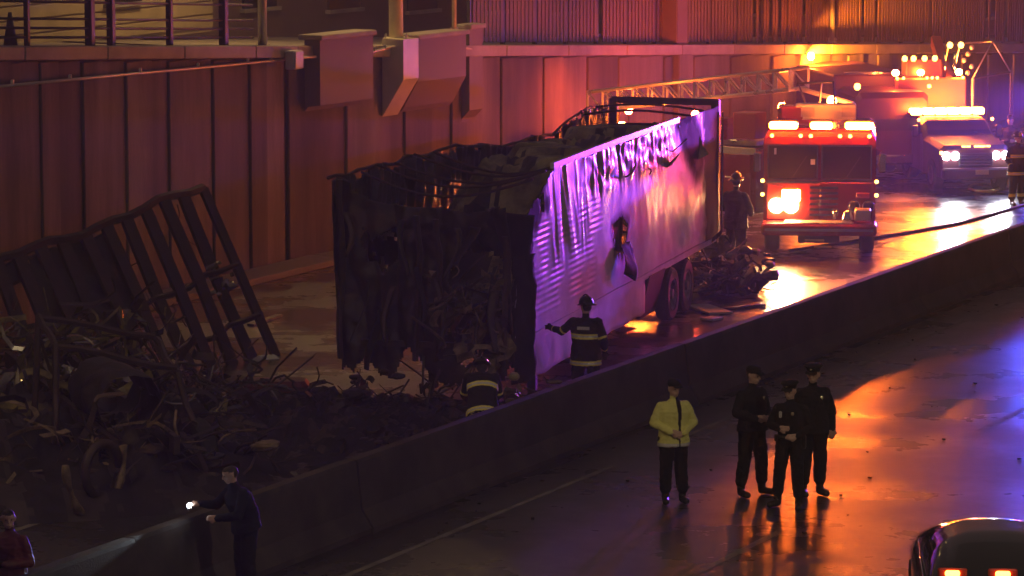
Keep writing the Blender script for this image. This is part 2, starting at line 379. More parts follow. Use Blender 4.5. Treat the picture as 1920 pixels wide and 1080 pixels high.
wl_, dl, nl, Ll = wall('retaining_wall', 'dark panelled retaining wall behind the burnt frame', W0, W1, 3, .8, .8)
wr_, dr, nr, Lr = wall('retaining_wall', 'red lit panelled retaining wall behind the fire truck ladder', W1, W2, 9, .75, 1.05)
def onl(t, off=0, z=0): return W0 + dl * t + nl * off + Vector((0, 0, z))
def onr(t, off=0, z=0): return W1 + dr * t + nr * off + Vector((0, 0, z))
def t_at(px, A, d):                        # distance along a wall line that shows at photo column px
    k = (px - 960) / F * math.cos(TH) * 1.0
    best = min((abs(960 + F * (A + d * (i * .05)).x / ((A + d * (i * .05)).y / math.cos(TH) * 1.0) - px), i * .05) for i in range(-100, 1400)); return best[1]
# footing shelf at the foot of the left wall
al = math.atan2(-dl.x, dl.y); ar = math.atan2(-dr.x, dr.y)
kb = MB().box((0, 0, .07), (.9, 9, .14), bev=.02).build('kerb_ledge', 'pier_concrete'); kb.location = onl(Ll - 4, .75); kb.rotation_euler.z = al; struct(kb)
kb = MB().box((0, 0, .07), (.9, 40, .14), bev=.02).build('kerb_ledge', 'pier_concrete'); kb.location = onr(20.6, .75); kb.rotation_euler.z = ar; struct(kb)
# upper pavement behind the wall top
up = MB()
for A, B in ((W0, W1), (W1, W2)):
    n = Vector(((B - A).normalized().y, -(B - A).normalized().x, 0))
    up.add([A - n * .45 + Vector((0, 0, wtop(A) - .12)), B - n * .45 + Vector((0, 0, wtop(B) - .12)), B - n * 30 + Vector((0, 0, wtop(B) - .12)), A - n * 30 + Vector((0, 0, wtop(A) - .12))], [(0, 1, 2, 3)])
struct(up.build('upper_pavement', 'coping'))

# abutment blocks
def corbel(label, px0, px1, ztop_add, zbot, proud, slope=.5, m='pier_concrete'):
    t0, t1 = t_at(px0, W1, dr), t_at(px1, W1, dr); zt = wtop(onr(t0)) + ztop_add
    T = thing('abutment_block', label, 'concrete block', onr(t0), ar, 'concrete blocks on the retaining wall')
    w = t1 - t0
    ring = lambda y: [Vector((.1, y, zbot - .1)), Vector((proud * .35, y, zbot)), Vector((proud, y, zbot + slope)), Vector((proud, y, zt)), Vector((.1, y, zt))]
    MB().loft([ring(.02), ring(w - .02)]).build('block_body', m, T)
    box('cap_slab', (proud / 2 + .02, w / 2, zt + .055), (proud + .12, w + .06, .11), 'coping', T, bev=.02)
    return T
corbel('plain square concrete block on the wall beside the grey junction box', 566, 668, .10, 3.35, .5, .05)
corbel('pink lit concrete block with sloping underside beside the pale pole', 745, 838, .12, 3.05, .55, .6)
corbel('narrow concrete pier between the pink block and the long coping', 858, 884, .35, 2.6, .32, .2)
# conduit pipe with clamps and junction box
cp = thing('conduit', 'pale conduit pipe clipped along the retaining wall', 'pipe')
pts = [at(px, py, onl(t_at(px, W0, dl)).y - .3) for px, py in ((-40, 166), (200, 143), (440, 121), (536, 111))]
pts += [at(px, py, onr(t_at(px, W1, dr)).y - off) for px, py, off in ((566, 108, .65), (690, 100, .65), (735, 88, .8), (860, 89, .7), (900, 94, .5), (1000, 96, .35), (1250, 96, .35), (1640, 98, .35), (2100, 98, .35))]
MB().tube(pts, .032, 8).build('pipe', 'conduit', cp, True)
for i in range(len(pts) - 1):
    for f in (.25, .7):
        q = pts[i].lerp(pts[i + 1], f); box('clamp', q + Vector((0, .05, .05)), (.05, .16, .10), 'galvanised', cp)
jb = thing('junction_box', 'small pale grey junction box on the conduit', 'junction box', at(551, 112, onl(Ll - .1).y - .5), al)
box('housing', (0, 0, 0), (.22, .40, .40), 'grey_box', jb, bev=.02); box('lid', (.125, 0, 0), (.03, .36, .36), 'grey_box', jb, bev=.01)

# railing above the left wall
rl = thing('railing', 'dark steel railing with round rails above the left wall', 'railing')
def rt(px): return t_at(px, W0, dl)
z0 = lambda t: wtop(onl(t)) - .02
tt = [rt(px) for px in (-60, 66, 192, 318, 444, 500)]
for t, w in [(rt(-40), .09), (rt(75), .10), (rt(192), .16), (rt(230), .14), (rt(340), .12), (rt(440), .16)]:
    b = z0(t); MB().box(onl(t, -.2, b + .6), (w, w, 1.24), al, bev=.015).build('post', 'rail_paint', rl)
for zz in (.16, .34, .52, .85, 1.18):
    MB().tube([onl(rt(-60), -.2, z0(rt(-60)) + zz), onl(rt(494), -.2, z0(rt(494)) + zz)], .026, 8).build('rail', 'rail_paint', rl, True)
# traffic cones on the upper pavement
for i, px in enumerate((45, 156)):
    p = onl(rt(px), -1.6, wtop(onl(rt(px))) - .12)
    c = thing('traffic_cone', ['dark cone on the upper pavement nearest the left edge', 'dark cone on the upper pavement between railing posts'][i], 'cone', p, 0, 'cones behind the railing')
    box('base', (0, 0, .02), (.36, .36, .04), 'rail_paint', c, bev=.01)
    MB().loft([[Vector((r * math.cos(a * math.pi / 6), r * math.sin(a * math.pi / 6), z)) for a in range(12)] for r, z in ((.15, .04), (.035, .72))]).build('cone_body', 'rail_paint', c, True)
# poles
def pole(label, px, r, m, off, zb_add, top=7.0, base=True):
    A, d, t = (W0, dl, t_at(px, W0, dl)) if px < 540 else (W1, dr, t_at(px, W1, dr))
    n = Vector((d.y, -d.x, 0)); p = A + d * t + n * off; p.z = wtop(A + d * t) + zb_add
    T = thing('light_pole', label, 'pole', p)
    MB().tube([(0, 0, 0), (0, 0, 3), (0, 0, top)], [r, r * .92, r * .75], 14).build('shaft', m, T, True)
    if base:
        box('base_plate', (0, 0, .03), (r * 3.4, r * 3.4, .06), m, T, bev=.01)
        for sx in (-1, 1):
            for sy in (-1, 1): MB().tube([(sx * r * 1.4, sy * r * 1.4, .05), (sx * r * 1.4, sy * r * 1.4, .14)], .02, 6).build('anchor_bolt', 'galvanised', T)
    return T
pole('slim grey pole at the end of the dark railing', 503, .10, 'galvanised', -.1, -.15, 5)
lp = pole('stout pale yellow lamp pole on the wall block', 726, .165, 'pole_paint', .25, .1, 6.2)
pole('thin pale pole standing behind the pink block', 845, .055, 'pole_paint', .1, .25, 5)
pole('thin grey pole above the fire truck ladder rail', 1567, .07, 'galvanised', -.2, 0, 5)
# the stout pole carries two sodium lamps above the picture, one for the pavement and one for the road
for sgn, nm in ((1, nr), (-1, -nr)):
    tip = nm * 1.8 + Vector((0, 0, 6.4))
    MB().tube([(0, 0, 6.0), nm * .8 + Vector((0, 0, 6.35)), tip], .05, 8).build('lamp_arm', 'pole_paint', lp, True)
    h = MB().box(tip + nm * .25, (.7, .3, .16), math.atan2(nm.y, nm.x), bev=.05).build('lamp_head', 'galvanised', lp)
    MB().box(tip + nm * .25 + Vector((0, 0, -.09)), (.5, .2, .02), math.atan2(nm.y, nm.x)).build('lamp_lens', 'street_sodium', h)
    spot(lp, tip + nm * .25 + Vector((0, 0, -.16)), tip + nm * (-1.5 if sgn > 0 else 1.2) * 1 + Vector((0, 0, -6)), (1, .62, .2), 320 if sgn > 0 else 1400, 150, .5, .12)
# the pole's lower tapered bracket on the wall face
br = thing('pole_bracket', 'pale yellow concrete bracket under the stout lamp pole', 'bracket', onr(t_at(712, W1, dr)), ar)
w = t_at(741, W1, dr) - t_at(712, W1, dr); zt = wtop(onr(2)) + .02
MB().loft([[Vector((.1, y, zt)), Vector((.66, y, zt)), Vector((.66, y, zt - .9)), Vector((.1, y, zt - 1.75))] for y in (0, w)]).build('bracket_body', 'pole_paint', br)
# parapet wall and buildings on the upper street
bd = thing('street_building', 'tan lit building front above the dark railing', 'building', W0 - nl * 6.0 - dl * 6, al)
L2 = Ll + 13.4; zb = wtop(W1) - .3
box('wall', (-1.0, L2 / 2, zb + 3.6), (2, L2, 7.2), 'facade_tan', bd)
for k in range(10):
    box('cladding_board', (.03, L2 / 2, zb + .25 + k * .32), (.06, L2 - .1, .285), 'facade_tan', bd, bev=.01)
for k in range(int(L2 / 3.4)):
    if k % 2 == 0:
        wd = box('window', (.10, 1.8 + k * 3.4, zb + 1.55), (.1, 1.5, 1.3), 'glass_dark', bd)
        box('window_frame', (.12, 1.8 + k * 3.4, zb + .86), (.14, 1.66, .09), 'coping', wd)
bd2 = thing('street_building', 'dark brick building front above the right wall', 'building', W1 - nr * 9 + dr * 2.0, ar)
zb2 = 1.0
box('wall', (-1, 30, 5), (2, 60, 10), 'facade_dark', bd2)
for k in range(15):
    wz = wtop(onr(k * 4 + 3)) + 1.4
    wd = box('window', (.03, 2.4 + k * 4, wz), (.08, 1.5, 1.7), 'glass_dark', bd2); box('window_sill', (.06, 2.4 + k * 4, wz - .9), (.2, 1.7, .1), 'coping', wd)
# fence along the right wall top
fc = thing('fence', 'dark slatted fence along the right retaining wall top', 'fence')
ts, te = t_at(905, W1, dr), t_at(2000, W1, dr)
r = random.Random(4); t = ts
while t < te:
    p = onr(t, -.35, wtop(onr(t))); MB().box(p + Vector((0, 0, .85)), (.09, .09, 1.75), ar).build('post', 'rail_paint', fc)
    nxt = t + 1.55
    for zz in (.2, 1.45): MB().beam(onr(t, -.35, wtop(onr(t)) + zz), onr(nxt, -.35, wtop(onr(nxt)) + zz), .04, .06).build('rail', 'rail_paint', fc)
    q = t + .12
    while q < nxt - .1:
        if r.random() < .93: MB().box(onr(q, -.29, wtop(onr(q)) + .78), (.02, .13, 1.5), ar).build('slat', 'fence_panel', fc)
        q += .185
    t = nxt
pr = thing('brick_pillar', 'wide dark pillar rising above the right wall top', 'pillar', onr(t_at(1268, W1, dr), -.1, wtop(onr(t_at(1268, W1, dr)))), ar)
MB().box((0, 0, 1.2), (.5, .62, 2.5), bev=.03).build('shaft', 'facade_dark', pr); box('plinth', (.06, 0, -1.4), (.62, .8, 2.5), 'wall_concrete', pr, bev=.03)
# ------------------------------------------------------------------ burnt box trailer
RF, RR = gp(960, 787), gp(1345, 552)
tdir = (RR - RF); TL = tdir.length; tdir.normalize()
TR = thing('box_trailer', 'burnt roofless box trailer with crumpled silver side lit purple', 'trailer', RF, math.atan2(-tdir.x, tdir.y))
FZ, TZ = 1.22, 3.86
def inpoly(u, z, P):
    c = False; j = len(P) - 1
    for i in range(len(P)):
        if (P[i][1] > z) != (P[j][1] > z) and u < (P[j][0] - P[i][0]) * (z - P[i][1]) / (P[j][1] - P[i][1]) + P[i][0]: c = not c
        j = i
    return c
HOLE = [(6.85, 2.42), (7.55, 2.5), (8.05, 2.36), (7.9, 2.0), (7.6, 1.75), (7.1, 1.9)]
TRI = [(12.3, 3.8), (13.4, 3.83), (13.9, 3.45), (14.35, 2.85), (13.9, 2.72), (13.2, 3.15), (12.7, 3.45)]
def topz(u): return TZ - .10 * ss(u, 2.2, .2) + .03 * fbm(u, 0, 3, .8)
def rdisp(u, z):
    d = .02 * fbm(u * .35, z * .35, 1)
    top = ss(z, 2.75, 3.45) * ss(u, .2, 1.2) * (1 - ss(u, 10.8, 12))
    deep = ss(z, 1.9, 2.6) * ss(u, 2.3, 2.9) * (1 - ss(u, 4.6, 5.4))
    fold = 1 - abs(noise.noise(Vector((u * 1.55 + z * .45, z * .28, 7)))) * 2
    fold2 = 1 - abs(noise.noise(Vector((u * 3.4 + z * 1.1, z * .6, 3)))) * 2
    d += max(top, deep) * (.024 * fold + .016 * fold2 - .015)
    dent = ss(z, 2.95, 3.4) * ss(u, 4.2, 5.4) * (1 - ss(u, 11.2, 12.4))
    d += dent * .032 * noise.noise(Vector((u * 4.2, z * 5.0, 11)))
    ribm = ss(u, .5, .9) * (1 - ss(u, 5.2, 6.4)) * ss(z, 1.35, 1.6) * (1 - ss(z, 2.9, 3.2)) * (.5 + .5 * ss(noise.noise(Vector((u * .6, z * .9, 2))), -.2, .25))
    d += .007 * math.sin(2 * math.pi * z / .105 + .6 * noise.noise(Vector((u * .8, z, 0)))) * ribm * ss(noise.noise(Vector((u * 1.3, z * 2.2, 31))), -.25, .2)
    d += .012 * math.sin(u * .9) * ss(u, 5, 8)
    d -= .25 * ss(.9 - u, 0, .9) * ss(z, 2.6, 3.6)
    return d
def rfn(a, b):
    u, z = a * TL, FZ + b * (topz(a * TL) - FZ)
    return (rdisp(u, z), u + .03 * fbm(u, z, 5), z)
def rkeep(a, b):
    u, z = a * TL, FZ + b * (topz(a * TL) - FZ)
    j = .13 * fbm(u, z, 9, 4)
    if inpoly(u + j, z + j * .6, HOLE): return False
    if u < .22 + .35 * ss(z, 2.4, 3.3) + .25 * fbm(0, z, 1, 2.5): return False
    if z > 3.2 and u < 2.6 - (3.85 - z) * 3.0 + j * 2: return False
    if inpoly(u, z, [(1.62, 3.55), (1.86, 3.5), (1.95, 3.2), (1.72, 3.22)]): return False
    return True
def rmat(a, b):
    u, z = a * TL, FZ + b * (topz(a * TL) - FZ)
    j = .35 * fbm(u, z, 4, 2)
    if inpoly(u + j * .5, z + j * .4, TRI): return 1
    if u > 14.75 + j * .6 - .25 * ss(z, 1.5, 3.5): return 1
    if u < 1.25 + j + .5 * ss(z, 2.9, 3.3) and z > 2.35 + j: return 1
    return 0
rs_ = MB().grid(rfn, 380, 112, rkeep, rmat).build('right_side_skin', ['trailer_skin', 'soot_skin'], TR, True, .006)
def pdist(u, z, Pg):
    if inpoly(u, z, Pg): return 0
    return min(math.hypot(u - p[0], z - p[1]) for a, b in zip(Pg, Pg[1:] + Pg[:1]) for p in [(a[0] + (b[0] - a[0]) * t, a[1] + (b[1] - a[1]) * t) for t in (0, .25, .5, .75)])
def sootf(u, z):
    q = fbm(u, z, 21, 1.6); st = fbm(u * 3.5, z * .5, 8, 1.0)
    f = ss(2.0 + .7 * q - u + .9 * ss(z, 2.6, 3.7), 0, 1.1) * (.35 + .65 * ss(z, 1.4, 2.6))
    f = max(f, 1 - ss(pdist(u + .25 * q, z, TRI), 0, .55), .8 * (1 - ss(pdist(u + .1 * q, z, HOLE), 0, .28)))
    f = max(f, ss(u + .4 * q, 14.1, 14.9), .75 * ss(z + .35 * st, 3.35, 3.9) * ss(.3 + st, .1, .6) * ss(u, 9.5, 12.5))
    return min(1, max(0, f))
ca = rs_.data.attributes.new('soot', 'FLOAT', 'POINT'); ca.data.foreach_set('value', [sootf(v.co.y, v.co.z) for v in rs_.data.vertices])
# flat top rail
for a, b in ((2.6, 7), (7, 12.2)):
    MB().beam((-.01, a, topz(a) + .035), (-.01, b, topz(b) + .035), .07, .10).build('top_rail', 'trailer_skin', TR)
MB().beam((-.06, 0.9, FZ - .05), (-.06, TL, FZ - .05), .10, .14).build('bottom_rail', 'trailer_skin', TR)
# side skirt under the box
MB().grid(lambda a, b: (-.05 + .02 * fbm(a * 9, b, 2) - .10 * (1 - b) * ss(a, .15, 0), .75 + a * 8.9, .46 + .05 * fbm(a * 8, 0, 0) + b * .70), 60, 10, lambda a, b: not (b < .5 and a < .07 + .05 * fbm(0, b * 5, 0))).build('side_skirt', 'trailer_skin', TR, True, .008)
# torn flap hanging below the hole
MB().grid(lambda a, b: (.06 + .10 * math.sin(b * 2.4) + .04 * fbm(a * 2, b * 2, 1), 7.32 + a * .72 - (1 - b) * .10 + .22 * (a - .5) * b, 2.02 - b * (.52 + .25 * a)), 10, 10).build('torn_flap', 'soot_skin', TR, True, .006)
MB().grid(lambda a, b: (-.12 + .05 * fbm(a * 4, b * 2, 8), 6.8 + a * 1.3, 1.6 + b * 1.0), 12, 10).build('inner_lining', 'burnt_steel', TR, True, .01)
# left side, splayed at the front, sheet crumpled along the top
def lx(u): return -2.95 + .75 * ss(u, 0, TL * .95)
def ldisp(u, z):
    t = ss(z, 2.6, 3.3)
    fold = 1 - abs(noise.noise(Vector((u * 2.3 - z * .5, z * .35, 17)))) * 2
    return t * (.11 * fold + .05 * noise.noise(Vector((u * 6, z * 3, 4)))) - .05 * t
def ltop(u): return TZ + .02 - .22 * ss(u, 6, 9) * (1 - ss(u, 12, 14)) + .07 * fbm(u, 2, 5, 1.1) + .06 * ss(u, 1, 0)
def lfn(a, b):
    u = a * TL; z = FZ + b * (ltop(u) - FZ); return (lx(u) + ldisp(u, z) + .06 * (z - FZ) * -1, u, z)
MB().grid(lfn, 300, 60, lambda a, b: not (b > .97 + .06 * fbm(a * TL, 0, 3, 1.7))).build('left_side_skin', 'trailer_lining', TR, True, .008)
MB().tube([(lx(u) - .17, u, ltop(u) - .05 + .03 * fbm(u, 4, 4)) for u in [i * .5 for i in range(0, int(TL * 2))]], .03, 6).build('left_top_rail', 'burnt_steel', TR, True)
# floor with burnt cargo and insulation
def cfn(a, b):
    u = .9 + a * (TL - 1.5); x = lx(u) + .12 + b * (-lx(u) - .3)
    z = FZ + .1 + (2.35 * ss(u, 3.2, 6.0) * (1 - .25 * ss(u, 11.5, 14.5)) + .5) * (.82 + .22 * fbm(u, x, 0, .7)) * (1 - .25 * abs(b * 2 - 1) ** 4) + .10 * fbm(u, x, 3, 2.6)
    return (x, u, min(z, 3.74))
MB().grid(cfn, 120, 30, None, lambda a, b: 0 if a > .22 + .1 * fbm(a * 9, b * 4, 1) and fbm(a * 14, b * 5, 2) > -.25 else 1).build('burnt_cargo', ['insulation', 'soot'], TR, True)
rnd = random.Random(12)
o = scraps(MB(), (-1.3, 10.5, 3.2), (1.6, 4.5, .10), 45, rnd, (0, 1, 1, 2), .8, 2).build('cargo_scraps', ['insulation', 'scrap_metal'], TR); o['kind'] = 'stuff'
box('floor', (-1.35, TL / 2, FZ - .06), (2.5, TL - .2, .1), 'burnt_steel', TR)
# bent roof bows still spanning the rear, and the crumpled sheet hanging inside the left wall
for k, u in enumerate((12.4, 13.4, 14.4, 1.2, 2.1, 3.0, 3.9, 4.8)):
    pts = [(lx(u) * (1 - t) , u + .1 * math.sin(t * 5 + k), ltop(u) * (1 - t) + topz(u) * t + (.10 if k < 3 else -.34) * math.sin(t * 3.14) - .12 * (k == 0)) for t in [i / 8 for i in range(9)]]
    MB().tube(pts, .025, 6).build('roof_bow', 'burnt_steel', TR, True)
# rear frame
for x in (-.06, lx(TL) + .02):
    MB().box((x, TL, (FZ + TZ) / 2 + .02), (.16, .16, TZ - FZ + .16)).build('rear_post', 'burnt_steel', TR)
MB().beam((-.0, TL, TZ + .06), (lx(TL) - .02, TL, TZ + .07), .10, .13).build('rear_header', 'burnt_steel', TR)
MB().beam((-.0, TL, FZ - .06), (lx(TL), TL, FZ - .06), .16, .2).build('rear_sill', 'burnt_steel', TR)
MB().tube([(.06, TL + .1, FZ + .1), (.06, TL + .1, FZ + 2.5)], .022, 6).build('locking_bar', 'chrome', TR)
# front wall, burnt open
def ffn(a, b):
    x = -2.98 + a * 2.95; z = .42 + b * (TZ + .02 - .42) - .30 * math.sin(math.pi * min(1, max(0, a))) * ss(b, .7, 1)
    y = .10 + .16 * fbm(x, z, 5, .8) + .10 * (1 - abs(noise.noise(Vector((x * 2.4 + z * .3, z * .4, 9)))) * 2) - .28 * ss(a, .75, 1) * ss(b, .5, 1)
    return (x - .04 * (b - .5) * 2, y, z)
FH1 = [(-2.55, 3.05), (-2.3, 2.95), (-2.0, 3.1), (-1.95, 2.6), (-2.15, 2.35), (-2.5, 2.5)]
FH2 = [(-.95, 2.6), (-.35, 2.7), (-.15, 2.0), (-.1, 1.0), (-.9, .9), (-1.1, 1.6), (-1.0, 2.2)]
def fkeep(a, b):
    x = -2.98 + a * 2.95; z = .42 + b * (TZ - .42); j = .2 * fbm(x, z, 2, 2)
    if z < .75 + .5 * fbm(x, 1, 4, 1.5): return False
    if inpoly(x + j, z + j, FH1) or inpoly(x + j, z + j, FH2): return False
    if z > 3.66 + .06 * fbm(x, 0, 4, 2) - .18 * ss(x, -1.3, -.6) and -2.75 < x: return False
    return True
MB().grid(ffn, 90, 90, fkeep, lambda a, b: 1 if fbm(a * 3, b * 3, 6) > .25 else 0).build('front_wall', ['soot', 'burnt_steel'], TR, True, .012)
for x, zt in ((-2.92, 3.86), (-1.62, 3.3), (-1.3, 3.25), (-.12, 3.0)):
    pts = [(x + .07 * fbm(x, z, 1), .02 + .12 * fbm(x, z, 7, .7), z) for z in [.9 + i * (zt - .9) / 8 for i in range(9)]]
    MB().tube(pts, .055, 6).build('front_post', 'burnt_steel', TR, False)
# lining sheet seen through the front hole
MB().grid(lambda a, b: (-2.7 + a * 1.1, .8 + .15 * fbm(a * 2, b * 2, 3), 2.1 + b * .95), 16, 14, lambda a, b: fbm(a * 3, b * 3, 12) > -.35).build('lining_sheet', 'soot_skin', TR, True, .01)
# bent sheet of the front right corner
MB().grid(lambda a, b: (-.72 + a * .95 - .1 * b, .25 - .34 * math.sin(a * 2.6) + .5 * a * a + .05 * fbm(a * 4, b * 4, 1), 3.52 - b * (1.0 - .2 * a) - .22 * a), 20, 22, lambda a, b: b < .55 + .45 * a + .1 * fbm(a * 5, b * 5, 3)).build('peeled_corner_sheet', 'soot_skin', TR, True, .006)
MB().grid(lambda a, b: (-.05 + .24 * a + .05 * fbm(a * 3, b * 5, 2), .05 + .72 * a, .55 + b * 2.1), 10, 30, lambda a, b: a > .25 * fbm(0, b * 6, 3) + .1).build('corner_sheet', 'soot_skin', TR, True, .006)
for k in range(11):                  # strips of sheet peeled off the burnt front
    r_ = random.Random(70 + k); x0 = -2.8 + k * .26; z1_ = r_.uniform(1.6, 3.5); L_ = r_.uniform(.5, 1.3); w_ = r_.uniform(.08, .22); c_ = r_.uniform(.1, .4)
    MB().grid(lambda a, b: (x0 + (a - .5) * w_ * (1 - .5 * b) + .15 * (r_.random() - .5) * .1 + .12 * math.sin(b * 3 + k), -.06 - c_ * b * b + .04 * math.sin(a * 3 + k), z1_ - L_ * b), 4, 10).build('peeled_strip', ['burnt_steel', 'soot', 'soot_skin'][k % 3], TR, True, .006)
rnd = random.Random(5)
o = scraps(MB(), (-.75, .1, 1.65), (.7, .5, .9), 90, rnd, (0, 0, 1, 2), .7, 2).build('wire_tangle', ['debris_tan', 'burnt_steel'], TR); o['kind'] = 'stuff'
o = scraps(MB(), (-1.6, -.5, .05), (2.4, .8, .5), 150, rnd, (0, 0, 1, 3, 3), .7, 2).build('burnt_heap', ['soot', 'burnt_steel'], TR); o['kind'] = 'stuff'
# running gear
for u in (11.95, 13.25):
    MB().tube([(-2.3, u, .52), (-.1, u, .52)], .09, 8).build('axle', 'burnt_steel', TR)
    wheel(TR, (-.16, u, .52), .52, .28); wheel(TR, (-2.25, u, .52), .52, .28)
MB().box((-1.25, 12.6, .92), (1.1, 4.4, .28)).build('bogie', 'burnt_steel', TR)
MB().box((-.12, 10.45, .72), (.06, 1.3, .85), Matrix.Rotation(.25, 3, 'Y')).build('mud_flap', 'rubber', TR)
for x in (-.35, -2.1): MB().box((x, 2.6, .62), (.14, .14, 1.15)).build('landing_leg', 'burnt_steel', TR)
MB().beam((-.1, TL - .1, .62), (-2.2, TL - .1, .62), .1, .1).build('rear_underrun_bar', 'burnt_steel', TR)

# ------------------------------------------------------------------ burnt frame and wreck at the lower left
FR = thing('burnt_trailer_frame', 'charred trailer side frame of ribs leaning against the dark wall', 'wreck')
PTR, PBR, PTL = at(380, 352, 68.6), gp(517, 668), at(-30, 500, 63.6)
rib = PBR - PTR; top = PTL - PTR
def fp(s, v): return PTR + top * s + rib * v + Vector((0, 0, .05 * math.sin(s * 9 + v * 3)))
MB().tube([fp(i / 14, .0 + .012 * math.sin(i * 1.7)) for i in range(15)], .085, 6).build('top_rail', 'burnt_steel', FR)
nrm = rib.cross(top).normalized()
for i, s in enumerate((0, .10, .19, .28, .37, .46, .56, .66, .76, .86, .95)):
    v1 = min(1.0, 1.02 - .0 * s, (fp(s, 0).z - .02) / -rib.z) if s > 0 else 1.0
    a, b = fp(s, 0), fp(s + .012 * math.sin(i * 3.1), max(.25, v1))
    MB().beam(a, a.lerp(b, .5) + nrm * .05 * math.sin(i * 2), .27 if i else .2, .07, up=nrm).build('rib', 'burnt_steel', FR)
    MB().beam(a.lerp(b, .5) + nrm * .05 * math.sin(i * 2), b, .25 if i else .2, .07, up=nrm).build('rib', 'burnt_steel', FR)
for v, s1 in ((.47, .62), (.76, .55)):
    MB().tube([fp(s1 * i / 8, v + .015 * math.sin(i * 2.2 + v)) for i in range(9)], .055, 6).build('mid_rail', 'burnt_steel', FR)
MB().grid(lambda a, b: tuple(fp(.44 + a * .5, .03 + b * .55) + nrm * (.06 + .10 * fbm(a * 5, b * 4, 2))), 40, 24, lambda a, b: fbm(a * 3.2, b * 2.2, 5) > -.28 - .3 * (1 - b) and not (a > .86 and b > .2 and b < .75)).build('charred_sheet', 'soot', FR, True, .01)
MB().grid(lambda a, b: tuple(fp(.03 + a * .14, .42 + b * .17) + nrm * .05 * fbm(a * 4, b * 4, 1)), 8, 8, lambda a, b: fbm(a * 3, b * 3, 9) > .1).build('hanging_scrap', 'scrap_metal', FR, True, .008)

for k in range(7):
    s0 = .12 + .11 * k; a = fp(s0, .04 + .4 * (k % 2)); r_ = random.Random(k + 50)
    MB().tube([a + nrm * .12 + Vector((.10 * i * r_.uniform(-.6, .8), .03 * i, -.16 * i)) + Vector((.06 * math.sin(i * 1.9 + k), 0, 0)) for i in range(6)], .012, 5).build('hanging_wire', 'burnt_steel', FR, True)
WK = thing('burnt_truck_wreck', 'collapsed burnt truck with tangled metal at lower left', 'wreck', gp(250, 930), 0.35)
rnd = random.Random(21)
WB = gp(250, 930)
# chassis rails, cross members, engine lump, cab posts
for x in (-.45, .45): MB().beam((x, -.8, .85), (x * 1.0 + .2, 7.2, 1.0), .09, .26).build('chassis_rail', 'burnt_steel', WK)
for y in (0.2, 1.6, 3.0, 4.6, 6.2): MB().beam((-.45, y, .9), (.5, y, .9), .12, .16).build('cross_member', 'burnt_steel', WK)
MB().grid(lambda a, b: ((.5 + .12 * fbm(a * 6, b * 4, 1)) * math.cos(a * 6.283), 1.0 + .9 * (b - .5) * 2, 1.35 + (.42 + .12 * fbm(a * 6, b * 4, 2)) * math.sin(a * 6.283)), 22, 14).build('engine_block', 'soot', WK, True)
for p, q in (((-1.1, .2, .5), (-1.0, .5, 2.2)), ((1.1, .1, .5), (.8, .5, 1.7)), ((-1.0, 2.0, .8), (-.9, 2.0, 2.4)), ((-1.0, .5, 2.2), (-.9, 2.0, 2.4)), ((.8, .5, 1.7), (.9, 2.1, 2.0)), ((-1.0, .5, 2.2), (.8, .5, 1.75)), ((-.9, 2.0, 2.4), (.9, 2.1, 2.0))):
    a, b = Vector(p), Vector(q); MB().tube([a.lerp(b, i / 5) + Vector((.06 * fbm(i, p[0], 1), .06 * fbm(i, p[1], 5), .05 * fbm(i, 2, p[2]))) for i in range(6)], .05, 6).build('cab_post', 'burnt_steel', WK)
for k, (x, y) in enumerate(((1.05, .3), (-1.0, 5.4), (1.0, 5.2))):
    wh = wheel(WK, (x, y, .5), .53, .26, (1, .15, 0))
# steering axle wheel hub facing the camera
hub = MB()
cw = gp(180, 968) - WB; cw = Matrix.Rotation(-.35, 3, 'Z') @ cw
MB().tube([Vector((cw.x, cw.y, .66)) + Vector((.83, .55, 0)) * (.60 + .05 * math.sin(3 * t)) * math.cos(t) + Vector((0, 0, 1)) * (.62 + .04 * math.sin(5 * t)) * math.sin(t) for t in [2.9 + i * .19 for i in range(21)]], [.05 + .02 * math.sin(i * 1.3) for i in range(21)], 8).build('burnt_tyre_bead', 'debris_tan', WK, True)
MB().tube([Vector((cw.x + .15, cw.y + .2, .62)) + Vector((.83, .55, 0)) * .36 * math.cos(t) + Vector((0, 0, 1)) * .38 * math.sin(t) for t in [i * .4 for i in range(16)]], .07, 8).build('bare_rim', 'burnt_steel', WK, True)
box('fuel_tank', (0, 0, 0), (1.05, .6, .66), 'dark_red', WK, bev=.08)
tk = bpy.data.objects['fuel_tank']; q = Matrix.Rotation(-.35, 3, 'Z') @ (at(520, 748, 61.5) - WB); tk.location = q; tk.rotation_euler.z = -.35
MB().beam((q.x, q.y, q.z - .3), (q.x, q.y, .02), .3, .3).build('tank_bracket', 'burnt_steel', WK)
def loc(px, py, Y): return Matrix.Rotation(-.35, 3, 'Z') @ (at(px, py, Y) - WB)
A_, B_, C_, D_ = loc(322, 822, 57), loc(425, 748, 58), loc(448, 752, 58), loc(400, 800, 57.2)
MB().grid(lambda a, b: tuple(A_.lerp(B_, a).lerp(D_.lerp(C_, a), b * math.sin(math.pi * min(.95, a * .8 + .15))) + Vector((0, 0, .05 * fbm(a * 6, b * 5, 1)))), 18, 8, lambda a, b: fbm(a * 5, b * 4, 3) > -.3).build('torn_panel', 'debris_olive', WK, True, .008)
